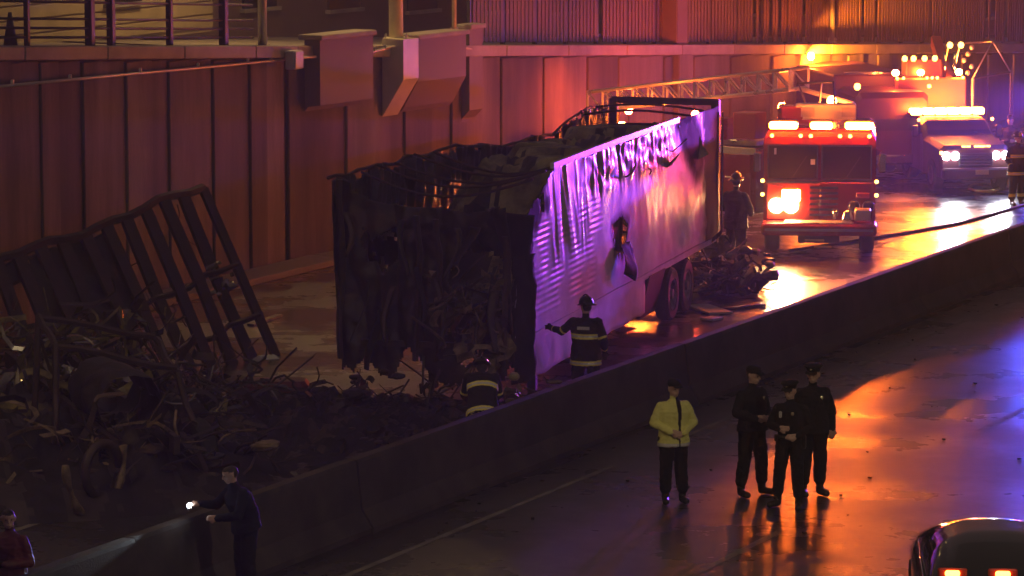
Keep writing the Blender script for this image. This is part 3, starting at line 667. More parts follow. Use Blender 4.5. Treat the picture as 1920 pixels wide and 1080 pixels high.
for (px, py, Y, sx, sy, sz, n, kinds, nm, mats) in (
    (120, 690, 60.0, 2.2, 1.4, .9, 260, (0, 0, 1, 1), 3, ['burnt_steel', 'debris_olive', 'scrap_metal']),
    (70, 770, 56.5, 2.0, 1.4, .7, 220, (0, 0, 1, 1, 2), 3, ['burnt_steel', 'debris_olive', 'scrap_metal']),
    (330, 740, 58.5, 2.0, 1.4, .5, 170, (0, 0, 1), 3, ['burnt_steel', 'soot', 'scrap_metal']),
    (230, 850, 53.5, 2.4, 1.0, .6, 220, (0, 0, 1, 1, 3), 3, ['burnt_steel', 'soot', 'debris_tan'])):
    q = loc(px, py, Y); o = scraps(MB(), q, (sx, sy, sz), n, rnd, kinds, .9, nm).build('metal_tangle', mats, WK); o['kind'] = 'stuff'
# charred body mound under the tangle
def mound(a, b):
    x, y = (a - .5) * 6.4, (b - .5) * 10
    e = max(0, 1 - (abs(a - .5) * 2) ** 2.4) * max(0, 1 - (abs(b - .5) * 2) ** 3)
    return (x - .6, y + 3.4, max(-.05, -.05 + e ** .6 * (.85 + .55 * fbm(x, y, 4, .6) + .14 * fbm(x, y, 9, 2.5))))
MB().grid(mound, 70, 90, None, lambda a, b: 1 if fbm(a * 8, b * 8, 3) > .2 else 0).build('charred_body', ['soot_skin', 'soot'], WK, True)
MB().tube([loc(190 + 60 * math.cos(t), 850 + 70 * math.sin(t), 55.0) for t in [i * .22 - .6 for i in range(18)]], .035, 6).build('bent_hoop', 'debris_tan', WK, True)
# bed of wet ash and charred scraps around the wrecks
def ash(name, label, px, py, rx, ry, h, seed, rot):
    c = gp(px, py); R_ = Matrix.Rotation(rot, 3, 'Z')
    def fn(a, b):
        x, y = (a - .5) * 2 * rx, (b - .5) * 2 * ry; rr = math.hypot(a - .5, b - .5) * 2 * (1 + .35 * fbm(a * 3, b * 3, seed))
        z = -.03 + h * ss(1 - rr, 0, .7) * (.6 + .5 * fbm(x, y, seed, .9) + .35 * fbm(x, y, seed, 3.5))
        return tuple(R_ @ Vector((x, y, max(-.03, z + .05 * ss(1 - rr, 0, .2)))))
    o = MB().grid(fn, 110, 110, None, lambda a, b: 1 if fbm(a * 14, b * 14, seed) > .22 else 0).build(name, ['soot_skin', 'burnt_steel']); o.location = c; o['kind'] = 'stuff'
    return tag(o, label, 'debris')
ash('ash_bed', 'black bed of wet ash between the leaning frame and the barrier', 480, 815, 3.2, 5.0, .5, 3, ba)
ash('ash_bed', 'black bed of wet ash under the trailer front', 800, 800, 2.6, 3.4, .35, 7, ba)
# loose debris on the road
def debris(label, px, py, size, n, mats, seed, name='debris_pile', wm=.7):
    T = MB(); scraps(T, (0, 0, .05), size, n, random.Random(seed), (0, 0, 1, 1, 3, 3, 2), wm, len(mats)); o = T.build(name, mats); o.location = gp(px, py); o['kind'] = 'stuff'
    return tag(o, label, 'debris')
debris('heap of tan and charred debris behind the trailer wheels', 1352, 545, (1.1, 1.6, .75), 190, ['debris_tan', 'burnt_steel', 'soot'], 31)
debris('small tan rubble heap by the crouching firefighter beside the barrier', 1000, 800, (1.2, .8, .5), 120, ['debris_tan', 'burnt_steel', 'insulation'], 33, wm=.45)
debris('charred scraps scattered below the trailer front', 760, 842, (2.4, 1.2, .2), 110, ['soot', 'burnt_steel'], 35, wm=.4)
debris('charred scraps between the frame and the trailer', 560, 770, (1.6, 2.0, .2), 80, ['soot', 'burnt_steel', 'dark_red'], 36, wm=.4)
def plank(label, a, b, w, m, lift=.03, name='plank'):
    a, b = Vector(a), Vector(b); a.z += lift; b.z += lift
    return tag(MB().beam(a, b, w, .04).build(name, m), label, 'debris')
plank('pale torn sheet lying by the rear trailer wheels', gp(1306, 575), gp(1352, 590), .5, 'shoe_white')
plank('small pale scrap lying below the pale torn sheet', gp(1325, 602), gp(1345, 598), .3, 'shoe_white')
plank('dark flat board lying across the wet road before the fire truck', gp(1350, 582), gp(1432, 574), .16, 'burnt_steel')
plank('red plastic strip on the ground nearer the standing firefighter', gp(1143, 607), gp(1176, 602), .5, 'red_plastic', .12)
plank('red plastic strip on the ground nearer the trailer wheels', gp(1175, 588), gp(1200, 584), .5, 'red_plastic', .12)
plank('bent tan plank on the kerb behind the burnt frame', gp(470, 612), gp(524, 594), .14, 'debris_tan')
# ------------------------------------------------------------------ fire truck
fc0 = gp(1535, 480)
FT = thing('fire_truck', 'red ladder fire truck facing the camera with amber roof lights', 'fire truck', fc0, math.radians(-5))
HW = 1.23
def quadpart(name, pts, m, parent, th=.02): 
    return MB().add([Vector(p) for p in pts], [tuple(range(len(pts)))]).build(name, m, parent, False, th)
# cab shell
ring = lambda y, w, z0, z1: [Vector((x, y, z)) for x, z in ((-w, z0), (w, z0), (w, z1 - .18), (w - .10, z1), (-w + .10, z1), (-w, z1 - .18))]
MB().loft([ring(.06, HW - .03, .62, 2.62), ring(.0, HW, .62, 1.68), ring(.12, HW, .62, 2.74), ring(.3, HW, .62, 2.80), ring(3.0, HW, .62, 2.80)][0:1] + [ring(.0 + .06, HW, .62, 2.72), ring(.25, HW, .62, 2.80), ring(3.0, HW, .62, 2.80)]).build('cab_body', 'fire_red', FT)
for x0, x1 in ((-HW + .10, -.05), (.05, HW - .10)):
    ws = MB().add([Vector((x0, .028, 1.72)), Vector((x1, .028, 1.72)), Vector((x1, .045, 2.42)), Vector((x0, .045, 2.42))], [(0, 1, 2, 3)]).build('windscreen', 'glass_dark', FT)
    for a, b in (((x0, .02, 1.70), (x1, .02, 1.70)), ((x0, .035, 2.44), (x1, .035, 2.44)), ((x0, .025, 1.70), (x0, .035, 2.44)), ((x1, .025, 1.70), (x1, .035, 2.44))):
        MB().beam(a, b, .03, .03).build('windscreen_frame', 'chrome', ws)
    MB().beam(((x0 + x1) / 2, .0, 1.74), ((x0 + x1) / 2 + .3, .0, 2.2), .02, .02).build('wiper', 'black_trim', ws)
quadpart('sticker', [(-1.0, .022, 2.24), (-.95, .022, 2.24), (-.95, .022, 2.38), (-1.0, .022, 2.38)], 'fire_white', FT, .004)
quadpart('sticker', [(-.20, .022, 2.02), (-.10, .022, 2.02), (-.10, .022, 2.14), (-.20, .022, 2.14)], 'fire_white', FT, .004)
MB().box((0, .02, 1.64), (2 * HW - .1, .05, .05)).build('trim_strip', 'chrome', FT)
MB().box((0, -.02, 2.56), (2 * HW - .06, .08, .16)).build('visor', 'fire_red', FT)
# roof lights
for x, w in ((-.80, .66), (.03, .52), (.86, .66)):
    lb = MB().box((x, .12, 2.90), (w, .26, .20), bev=.04).build('light_bar', 'black_trim', FT)
    MB().box((x, -.08, 2.89), (w - .04, .14, .15), bev=.04).build('light_lens', 'amber_bar', lb)
for x in (-1.05, -.42, -.20, .44, .66, 1.08): MB().ball((x, -.07, 2.66), .042).build('marker_light', 'yellow_work', FT, True)
MB().box((.12, .9, 3.12), (1.34, .5, .34), bev=.03).build('sign_box', 'fire_white', FT)
MB().box((-.62, .9, 3.10), (.5, .52, .30), bev=.03).build('roof_box', 'fire_red', FT)
for k in range(2): MB().box((-.28 + k * .9, .62, 3.12), (.30, .02, .2)).build('sign_panel', 'grey_box', FT)
# grille, headlamps, bumper, bell
MB().box((-.58, -.02, 1.20), (1.16, .06, .80), bev=.02).build('front_panel', 'fire_red', FT)
MB().box((.58, -.02, 1.22), (1.16, .07, .84), bev=.02).build('front_panel', 'fire_red', FT)
for k in range(6): MB().box((.10, -.065, .92 + k * .12), (.62, .03, .05)).build('grille_bar', 'chrome', FT)
for x, lit in ((-.78, 1), (.92, 0)):
    for dx in (-.16, .16):
        MB().tube([(x + dx, -.04, 1.12), (x + dx, -.09, 1.12)], .14, 16).build('lamp_bezel', 'chrome', FT, False)
        MB().ball((x + dx, -.095, 1.12), (.165 if lit else .12, .06, .165 if lit else .12), 14).build('headlight', 'headlight_warm' if lit else 'glass_dark', FT, True)  # lit lenses enlarged so glare is built into their shape
MB().box((-.62, -.06, 1.34), (.40, .06, .26), bev=.08).build('warning_light', 'red_orange_beacon', FT)  # enlarged panel, merges with the headlights into one glare
MB().box((.95, -.075, 1.36), (.3, .04, .12), bev=.02).build('warning_light', 'red_plastic', FT)
spot(FT, (-.78, -.22, 1.12), (-1.6, -9, 0), (1, .66, .3), 650, 75, .5, .1)
spot(FT, (-.52, -.22, 1.30), (-4.0, -8, 1.0), (1, .12, .02), 160, 80, .6, .1)
MB().box((0, -.38, .66), (2 * HW + .06, .70, .26), bev=.05).build('bumper', 'fire_red', FT)
MB().box((0, -.745, .66), (2 * HW - .1, .02, .06)).build('bumper_strip', 'chrome', FT)
MB().box((0, -.40, .80), (1.5, .58, .03)).build('bumper_tread', 'aluminium', FT)
bell = MB().loft([[Vector((.62 + r * math.cos(a * .5236), -.50 + r * math.sin(a * .5236), z)) for a in range(12)] for r, z in ((.15, .84), (.12, .92), (.09, 1.02), (.05, 1.08))]).build('bell', 'chrome', FT, True)
MB().tube([(.34, -.55, .9), (.34, -.62, 1.05), (.42, -.64, 1.05)], .04, 8).build('air_horn', 'chrome', FT, True)
MB().box((.95, -.45, .98), (.36, .4, .26), bev=.03).build('hose_tray', 'aluminium', FT)
for a, b in (((-.30, -.78, .44), (.12, -.80, .44)), ((-.1, -.76, .30), (.28, -.76, .30))): MB().tube([a, b], .025, 6).build('step_bar', 'hose', FT)
for sx in (-1, 1):
    mm = MB().box((sx * (HW + .14), -.12, 2.08), (.16, .10, .42), bev=.03).build('mirror', 'chrome', FT); MB().tube([(sx * HW, .1, 2.36), (sx * (HW + .14), -.12, 2.33)], .02, 6).build('mirror_arm', 'chrome', mm)
    wheel(FT, (sx * (HW - .18), 1.05, .53), .53, .32); wheel(FT, (sx * (HW - .18), 3.6, .53), .53, .32)
    wd = quadpart('side_window', [(sx * (HW + .006), .5, 1.75), (sx * (HW + .006), 1.5, 1.75), (sx * (HW + .006), 1.5, 2.45), (sx * (HW + .006), .5, 2.45)], 'glass_dark', FT)
    for z in (.95, 1.25): MB().ball((sx * (HW + .02), .06, z + .4), .045).build('corner_light', 'yellow_work', FT, True)
for k in range(4): MB().box((-1.0 + k * .09, -.055, 1.58 - k * .02), (.05, .02, .02)).build('rivet_strip', 'chrome', FT)
MB().box((0, 1.6, .5), (.9, 4.4, .28)).build('chassis', 'black_trim', FT)
MB().ball((.25, 2.7, 3.2), (.11, .11, .13)).build('beacon', 'red_orange_beacon', FT, True); MB().tube([(.25, 2.7, 2.8), (.25, 2.7, 3.1)], .03, 6).build('beacon_stalk', 'black_trim', FT)  # beacon added out of sight behind the sign box to light the wall
# trailing ladder body, angled back to the left behind the burnt trailer
LBa, LBb = Vector((6.2, 85.6, 0)), Vector((2.0, 88.6, 0))
ld = (LBb - LBa); LL = ld.length; ld.normalize(); lrot = math.atan2(ld.y, ld.x)
inv = Matrix.Rotation(math.radians(5), 3, 'Z')
def fl(P): return inv @ (Vector(P) - fc0)
lang = lrot + math.radians(5)
def lbox(name, u, v, z, d, m, bev=.02, parent=FT): # u along body, v towards camera
    n = Vector((ld.y, -ld.x, 0)); n = n if n.y < 0 else -n
    c = fl(LBa + ld * u + n * v + Vector((0, 0, z))); return MB().box(c, d, lang, bev=bev).build(name, m, parent)
lbox('ladder_body', LL / 2, 0, 1.35, (LL, 2.2, 1.5), 'fire_red')
lbox('body_top', LL / 2, 0, 2.2, (LL, 2.2, .12), 'aluminium')
for k in range(4):
    c = lbox('compartment_door', .65 + k * 1.18, 1.12, 1.35, (1.05, .05, 1.2), 'fire_red', .03); lbox('door_handle', .65 + k * 1.18, 1.16, 1.4, (.3, .03, .05), 'chrome', .005, c)
lbox('stripe', LL / 2, 1.125, 2.02, (LL, .03, .14), 'band_silver', .003)
for u in (3.4, 4.4): 
    n = Vector((ld.y, -ld.x, 0)); n = n if n.y < 0 else -n
    wheel(FT, fl(LBa + ld * u + n * .9 + Vector((0, 0, .5))), .5, .3, inv @ n)
lbox('equipment_box', 0.3, .9, 2.6, (.6, .5, .6), 'tow_orange')
lbox('equipment_box', 1.0, .9, 2.5, (.5, .5, .5), 'fire_red')
for px, py in ((1166, 235), (1201, 237)):
    p = fl(at(px, py, 86.6)); b_ = MB().ball(p, (.11, .08, .09)).build('warning_light', 'red_orange_beacon', FT, True)
    MB().tube([p, p + Vector((0, .3, -.5))], .03, 6).build('light_stalk', 'black_trim', b_)
# beacons and bare spots added on the far side to redden the wall
for u, z, m in ((.6, 2.85, 'red_orange_beacon'), (4.9, 2.6, 'red_beacon'), (3.0, 2.55, 'red_beacon')):
    n = Vector((ld.y, -ld.x, 0)); n = n if n.y < 0 else -n
    p = fl(LBa + ld * u - n * 1.0 + Vector((0, 0, z))); b_ = MB().ball(p, (.10, .10, .13)).build('beacon', m, FT, True); MB().tube([p, p - Vector((0, 0, z - 2.2))], .03, 6).build('beacon_stalk', 'black_trim', b_)
for u, tx, w_ in ((4.6, 1030, 1000), (2.8, 1190, 2000), (.8, 1340, 2400)):
    n = Vector((ld.y, -ld.x, 0)); n = n if n.y < 0 else -n
    q = LBa + ld * u - n * 1.25 + Vector((0, 0, 2.7)); tg_ = onr(t_at(tx, W1, dr), 0, 2.4); spot(FT, fl(q), fl(tg_), (1, .10, .012), w_, 72, .9, .1)
# aerial ladder
La, Lb = at(1498, 166, 85.2), at(1120, 207, 88.8)
La.z -= 0; axis = (Lb - La); NL = 26; upv = Vector((0, 0, 1)); sdv = axis.cross(upv).normalized()
LD = FT
lad = MB().tube([fl(La + sdv * .38), fl(Lb + sdv * .38)], .05, 6).build('ladder_rail', 'aluminium', FT)
MB().tube([fl(La - sdv * .38), fl(Lb - sdv * .38)], .05, 6).build('ladder_rail', 'aluminium', FT)
for s in (-1, 1):
    MB().tube([fl(La + sdv * .38 * s + upv * .46), fl(Lb + sdv * .38 * s + upv * .46)], .045, 6).build('ladder_handrail', 'aluminium', FT)
    for k in range(NL // 2 + 1):
        p = La + axis * (k / (NL / 2)) + sdv * .38 * s
        MB().beam(fl(p), fl(p + upv * .46), .07, .05).build('ladder_upright', 'aluminium', FT)
        if k < NL // 2:
            q = La + axis * ((k + 1) / (NL / 2)) + sdv * .38 * s; MB().beam(fl(p), fl(q + upv * .46), .035, .03).build('ladder_brace', 'aluminium', FT)
for k in range(NL + 1):
    p = La + axis * (k / NL); MB().tube([fl(p + sdv * .38), fl(p - sdv * .38)], .025, 6).build('ladder_rung', 'aluminium', FT)
MB().tube([fl(La), fl(at(1600, 195, 84.6))], .06, 6).build('ladder_bed', 'aluminium', FT)
# black tubular guard at the ladder end
g1, g2, g3, g4 = at(1497, 156, 85.0), at(1562, 154, 84.4), at(1566, 204, 84.2), at(1536, 204, 84.6)
MB().tube([fl(g) for g in (at(1512, 200, 84.9), g1, g2, g3)], .03, 8).build('guard_rail', 'black_trim', FT)
MB().tube([fl(at(1540, 156, 84.6)), fl(g4)], .025, 8).build('guard_rail', 'black_trim', FT)
MB().box(fl(at(1530, 205, 84.8)), (1.7, 1.2, .12)).build('turntable', 'black_trim', FT)
MB().box(fl(at(1500, 222, 85.0)), (1.0, 1.0, .6), bev=.05).build('turntable_console', 'fire_red', FT)

# ------------------------------------------------------------------ tow truck
tp = gp(1828, 362)
TW = thing('tow_truck', 'tow truck with long bright amber roof bar and white headlights', 'tow truck', tp, math.radians(9))
def sect(y, w, z0, z1, r=.12): return [Vector((x, y, z)) for x, z in ((-w, z0), (w, z0), (w, z1 - r), (w - r, z1), (-w + r, z1), (-w, z1 - r))]
MB().loft([sect(0, .86, .42, 1.12), sect(.12, .92, .40, 1.22), sect(1.3, .96, .40, 1.34), sect(1.45, .98, .40, 1.36)]).build('hood', 'tow_maroon', TW)
MB().loft([sect(1.46, .98, .40, 1.34), sect(1.95, .90, .40, 1.70), sect(2.2, .86, .40, 1.76), sect(3.5, .86, .40, 1.76), sect(3.6, .9, .40, 1.6)]).build('cab', 'tow_maroon', TW)
MB().add([(-.84, 1.52, 1.38), (.84, 1.52, 1.38), (.76, 1.91, 1.66), (-.76, 1.91, 1.66)], [(0, 1, 2, 3)]).build('windscreen', 'glass_dark', TW, False, .01)
for sx in (-1, 1):
    MB().add([(sx * .965, 1.9, 1.36), (sx * .945, 3.4, 1.36), (sx * .895, 3.4, 1.68), (sx * .905, 2.2, 1.68)], [(0, 1, 2, 3)]).build('side_window', 'glass_dark', TW, False, .02)
    m_ = MB().box((sx * 1.12, 1.75, 1.45), (.16, .1, .3), bev=.03).build('mirror', 'black_trim', TW); MB().tube([(sx * .95, 1.75, 1.4), (sx * 1.1, 1.75, 1.4)], .02, 6).build('mirror_arm', 'black_trim', m_)
    wheel(TW, (sx * .84, .75, .42), .42, .26); wheel(TW, (sx * .88, 5.6, .45), .45, .4)
    for dx in (-.10, .14):
        MB().ball((sx * .64 + dx * sx, -.03, .96), (.10, .05, .11), 14).build('headlight', 'headlight_cool', TW, True)
    MB().ball((sx * .9, -.0, 1.04), .05).build('turn_lamp', 'amber_small', TW, True)
    MB().ball((sx * .98, 1.9, 1.72), .045).build('marker_light', 'amber_small', TW, True)
spot(TW, (-.6, -.2, .96), (-1.0, -10, 0), (.95, .93, 1), 420, 60, .5, .1); spot(TW, (.6, -.2, .96), (.6, -10, 0), (.95, .93, 1), 420, 60, .5, .1)
MB().box((0, -.05, .86), (.9, .06, .34), bev=.02).build('grille', 'black_trim', TW)
for k in range(4): MB().box((0, -.09, .74 + k * .08), (.84, .02, .025)).build('grille_bar', 'chrome', TW)
MB().box((0, -.16, .52), (1.86, .22, .28), bev=.05).build('bumper', 'tow_maroon', TW)
MB().box((.1, -.285, .56), (.34, .02, .12)).build('number_plate', 'hose', TW)
for x in (-.32, -.2, .0, .1, .2, .32): MB().box((x, -.03, 1.20), (.09, .05, .04)).build('grille_light', 'amber_small', TW)
lb = MB().box((-.02, 2.8, 1.80), (2.02, .32, .10), bev=.03).build('light_bar', 'black_trim', TW)
for k in range(6): MB().box((-.85 + k * .333, 2.72, 1.87), (.30, .28, .16), bev=.03).build('light_lens', 'amber_bar', lb)
# wrecker body behind the cab
MB().box((-.12, 3.95, 2.22), (1.9, .24, .86), bev=.04).build('headache_rack', 'tow_orange', TW)
for x in (-.95, -.78, -.14, 0, .14, .84): MB().ball((x - .12, 3.80, 2.66), .04).build('marker_light', 'amber_small', TW, True)
for x in (-.98, -.30, .74): MB().ball((x - .12, 3.86, 2.80), (.10, .08, .09)).build('strobe', 'red_orange_beacon', TW, True)
MB().box((0, 5.2, 1.0), (2.0, 3.2, .9), bev=.05).build('wrecker_bed', 'tow_orange', TW)
MB().box((-.28, 4.3, 2.9), (.98, .5, .5), bev=.04).build('mast_panel', 'tow_maroon', TW)
for x in (-.68, -.44, -.14, .14): 
    w_ = MB().ball((x - .14, 4.0, 3.16), (.075, .05, .085)).build('work_lamp', 'yellow_work', TW, True); MB().tube([(x - .14, 4.04, 3.22), (x - .14, 4.2, 3.1)], .02, 6).build('lamp_bracket', 'black_trim', w_)
for x in (.42, .72):
    w_ = MB().ball((x, 4.05, 3.50), (.085, .05, .09)).build('work_lamp', 'yellow_work', TW, True); MB().tube([(x, 4.1, 3.6), (x - .06, 4.3, 3.0)], .02, 6).build('lamp_bracket', 'galvanised', w_)
for x in (.35, .62): MB().tube([(x, 4.3, 2.5), (x, 4.3, 3.3)], .05, 8).build('exhaust_stack', 'chrome', TW, True)
MB().beam((.5, 4.4, 2.5), (.9, 7.2, 3.4), .26, .3).build('boom', 'tow_orange', TW)
apx = Vector((1.75, 4.6, 3.55))
for q in ((1.1, 4.2, 2.6), (2.35, 4.9, 2.7), (.9, 7.0, 3.3)): MB().tube([q, apx], .022, 6).build('boom_cable', 'galvanised', TW, True)
MB().tube([(1.1, 4.2, 2.6), (1.1, 4.2, 1.3)], .05, 8).build('outrigger_post', 'galvanised', TW)
MB().tube([(1.1, 4.2, 2.6), (2.35, 4.9, 2.7)], .03, 8).build('outrigger_arm', 'black_trim', TW); MB().tube([(2.35, 4.9, 2.7), (2.35, 4.9, 0)], .035, 8).build('outrigger_post', 'black_trim', TW)
for k in range(5): MB().ball((.95 + .12 * math.sin(k * 2.1), 4.15, 2.75 + k * .17), (.07, .05, .08)).build('chain_link', 'galvanised', TW, True)

# ------------------------------------------------------------------ rescue truck behind the tow truck, ambulance beside it
rp_ = gp(1672, 341)
RT = thing('rescue_truck', 'dim red rescue truck parked behind the fire truck near the wall', 'fire truck', rp_, math.radians(12))
MB().loft([sect(0, .95, .45, 2.2), sect(.1, 1.0, .45, 2.35), sect(1.6, 1.0, .45, 2.4)]).build('cab', 'tow_maroon', RT)
MB().add([(-.85, -.01, 1.35), (.85, -.01, 1.35), (.82, .03, 1.95), (-.82, .03, 1.95)], [(0, 1, 2, 3)]).build('windscreen', 'glass_dark', RT, False, .02)
MB().box((0, 4.2, 1.6), (2.2, 5, 2.2), bev=.05).build('box_body', 'tow_maroon', RT)
MB().box((0, -.1, .6), (2.0, .2, .25), bev=.04).build('bumper', 'chrome', RT)
for sx in (-1, 1): wheel(RT, (sx * .85, 1.0, .45), .45, .28); wheel(RT, (sx * .9, 5.2, .45), .45, .3); MB().ball((sx * .7, -.02, 1.0), (.1, .04, .1)).build('headlight', 'glass_dark', RT, True)
MB().box((0, 1.9, 2.72), (1.5, .3, .06)).build('roof_rack', 'chrome', RT)
MB().ball((-.98, -.02, 2.52), (.09, .07, .10)).build('beacon', 'amber_small', RT, True)
MB().ball((.9, -.03, 1.2), .055).build('marker_light', 'amber_small', RT, True); MB().ball((.98, -.03, 2.5), .055).build('marker_light', 'amber_small', RT, True)
MB().ball((-.2, 7.0, 2.85), (.12, .12, .14)).build('beacon', 'red_orange_beacon', RT, True)  # rear beacon added to light the wall
_t = onr(t_at(1560, W1, dr), 0, 2.2); _o = Vector((-.9, 4.5, 3.0)); _wt = Matrix.Rotation(math.radians(-12), 3, 'Z') @ (_t - rp_)
MB().ball(_o - Vector((0, 0, .0)), (.10, .10, .12)).build('beacon', 'red_orange_beacon', RT, True); spot(RT, _o + (_wt - _o).normalized() * .2, _wt, (1, .25, .012), 24000, 75, .8, .1)  # roof beacon and strong spot added to throw orange on the wall
ap = gp(2012, 362)
AM = thing('ambulance', 'white box ambulance at the right edge beside the tow truck', 'ambulance', ap, math.radians(-27))
MB().box((0, 2.6, 1.75), (2.3, 4.2, 2.1), bev=.06).build('box_body', 'police_white', AM)
MB().box((0, 2.6, 2.84), (2.34, 4.24, .06)).build('roof_edge', 'fire_white', AM)
MB().loft([sect(-1.2, .9, .45, 1.2), sect(-.4, .95, .45, 1.3), sect(.0, .9, .45, 2.0), sect(.48, .9, .45, 2.1)]).build('cab', 'police_white', AM)
MB().add([(-.8, -.44, 1.3), (.8, -.44, 1.3), (.78, -.06, 1.95), (-.78, -.06, 1.95)], [(0, 1, 2, 3)]).build('windscreen', 'glass_dark', AM, False, .03)
for sx in (-1, 1): wheel(AM, (sx * .9, -.6, .42), .42, .26); wheel(AM, (sx * 1.0, 3.6, .42), .42, .26)
for x, m in ((-.95, 'blue_bar'), (-.55, 'blue_bar'), (-.15, 'red_bar'), (.25, 'blue_bar'), (.65, 'red_bar'), (.98, 'red_bar')): MB().box((x, .47, 2.6), (.30, .05, .16), bev=.02).build('warning_light', m, AM)
for x, col, w, tx in ((-.75, (.10, .05, 1), 44000, RF + tdir * 3.5), (-.15, (1, .04, .3), 6000, RF + tdir * 9), (.65, (1, .04, .3), 8000, RF + tdir * 13)):
    tgt = Matrix.Rotation(math.radians(27), 3, 'Z') @ (Vector((tx.x, tx.y, 1.9)) - ap); spot(AM, (x, .40, 2.6), tgt, col, w, 21, 1.0, .12)

# ------------------------------------------------------------------ passenger cars
def car(name, label, loc, rz, body, h=1.46, bar=None, deck=False, cat='car', L=4.9, W=1.86):
    T = thing(name, label, cat, loc, rz)      # rear end at local y=0, car points to +y
    hw = W / 2; k = h / 1.46
    def S(y, w, z0, z1, r): return [Vector((x, y, z)) for x, z in ((-w * .92, z0), (w * .92, z0), (w, z0 + .14), (w, z1 - r), (w - r * .5, z1 - r * .25), (w - r * 1.4, z1), (-w + r * 1.4, z1), (-w + r * .5, z1 - r * .25), (-w, z1 - r), (-w, z0 + .14))]
    MB().loft([S(.0, hw * .86, .42, .92, .08), S(.10, hw * .96, .32, 1.00, .10), S(.55, hw, .26, 1.04, .12), S(1.6, hw, .22, .98, .12), S(3.2, hw, .22, .96, .12), S(4.0, hw * .99, .24, .92, .12), S(L - .35, hw * .94, .28, .82, .1), S(L, hw * .8, .36, .68, .08)]).build('body', body, T, True)
    zr = h
    def gh(a, b):                       # rounded greenhouse: a along the car, b round the section
        y = .50 + a * 3.35; prof_ = max(0, math.sin(math.pi * (a ** .92))) ** .62; ztop = .98 + (zr - .98) * min(1, prof_ * 1.04)
        t = math.pi * b; cx, sz = math.cos(t), math.sin(t); ex = lambda v, p: math.copysign(abs(v) ** p, v)
        return (-ex(cx, .62) * hw * (.92 - .26 * ex(sz, .8) * prof_), y, .95 + (ztop - .95) * ex(sz, .55))
    MB().grid(gh, 36, 26, None, lambda a, b: 1 if (.30 < b < .70 and .26 < a < .74) or abs(a - .5) < .02 or (b < .06 or b > .94) or (abs(b - .27) < .03 or abs(b - .73) < .03) else 0).build('greenhouse', ['glass_dark', body], T, True)
    for sx in (-1, 1):
        MB().tube([(sx * hw * .93, .7, .985), (sx * hw * .93, 2.2, .985), (sx * hw * .9, 3.7, .985)], .010, 6).build('chrome_trim', 'chrome', T, True)
        MB().box((sx * hw * .68, .03, .80), (.42, .10, .17), bev=.04).build('tail_light', 'red_plastic', T)
        MB().box((sx * hw * .66, L - .08, .66), (.4, .12, .14), bev=.04).build('headlight', 'glass_dark', T)
        wheel(T, (sx * (hw - .11), .98, .33), .33, .22); wheel(T, (sx * (hw - .11), 3.95, .33), .33, .22)
    MB().box((0, -.01, .52), (W * .86, .12, .2), bev=.04).build('rear_bumper', body, T)
    MB().box((0, -.045, .78), (.52, .02, .14)).build('number_plate', 'fire_white', T)
    if deck:
        for x in (-.56, .02):
            d_ = MB().box((x, .62, 1.17), (.17, .06, .07), bev=.02).build('deck_light', 'deck_amber', T); MB().box((x, .655, 1.17), (.34, .05, .12), bev=.02).build('deck_light_housing', 'red_plastic', d_)
    if bar:
        lb = MB().box((0, 2.1, zr + .06), (1.3, .3, .08), bev=.03).build('light_bar', 'black_trim', T)
        for i in range(6):
            MB().box((-.52 + i * .208, 2.1, zr + .15), (.19, .30, .11), bev=.03).build('light_lens', bar[i], lb)
    return T
pc = gp(1880, 1286)
car('dark_car', 'dark wet car with amber lights in its rear window at lower right', pc, math.radians(-4), 'car_black', deck=True)
# fire hoses on the wet road
hs = thing('fire_hose', 'flat fire hose snaking over the wet road by the tow truck', 'hose')
MB().tube([gp(x, y, .03) for x, y in ((1480, 470), (1600, 452), (1700, 436), (1800, 418), (1880, 396), (1960, 372))], .035, 8).build('hose_line', 'rubber', hs, True)
MB().tube([gp(1845 + 28 * math.cos(t), 352 + 7 * math.sin(t), .05) for t in [i * .4 for i in range(16)]], .04, 8).build('hose_coil', 'hose', hs, True)
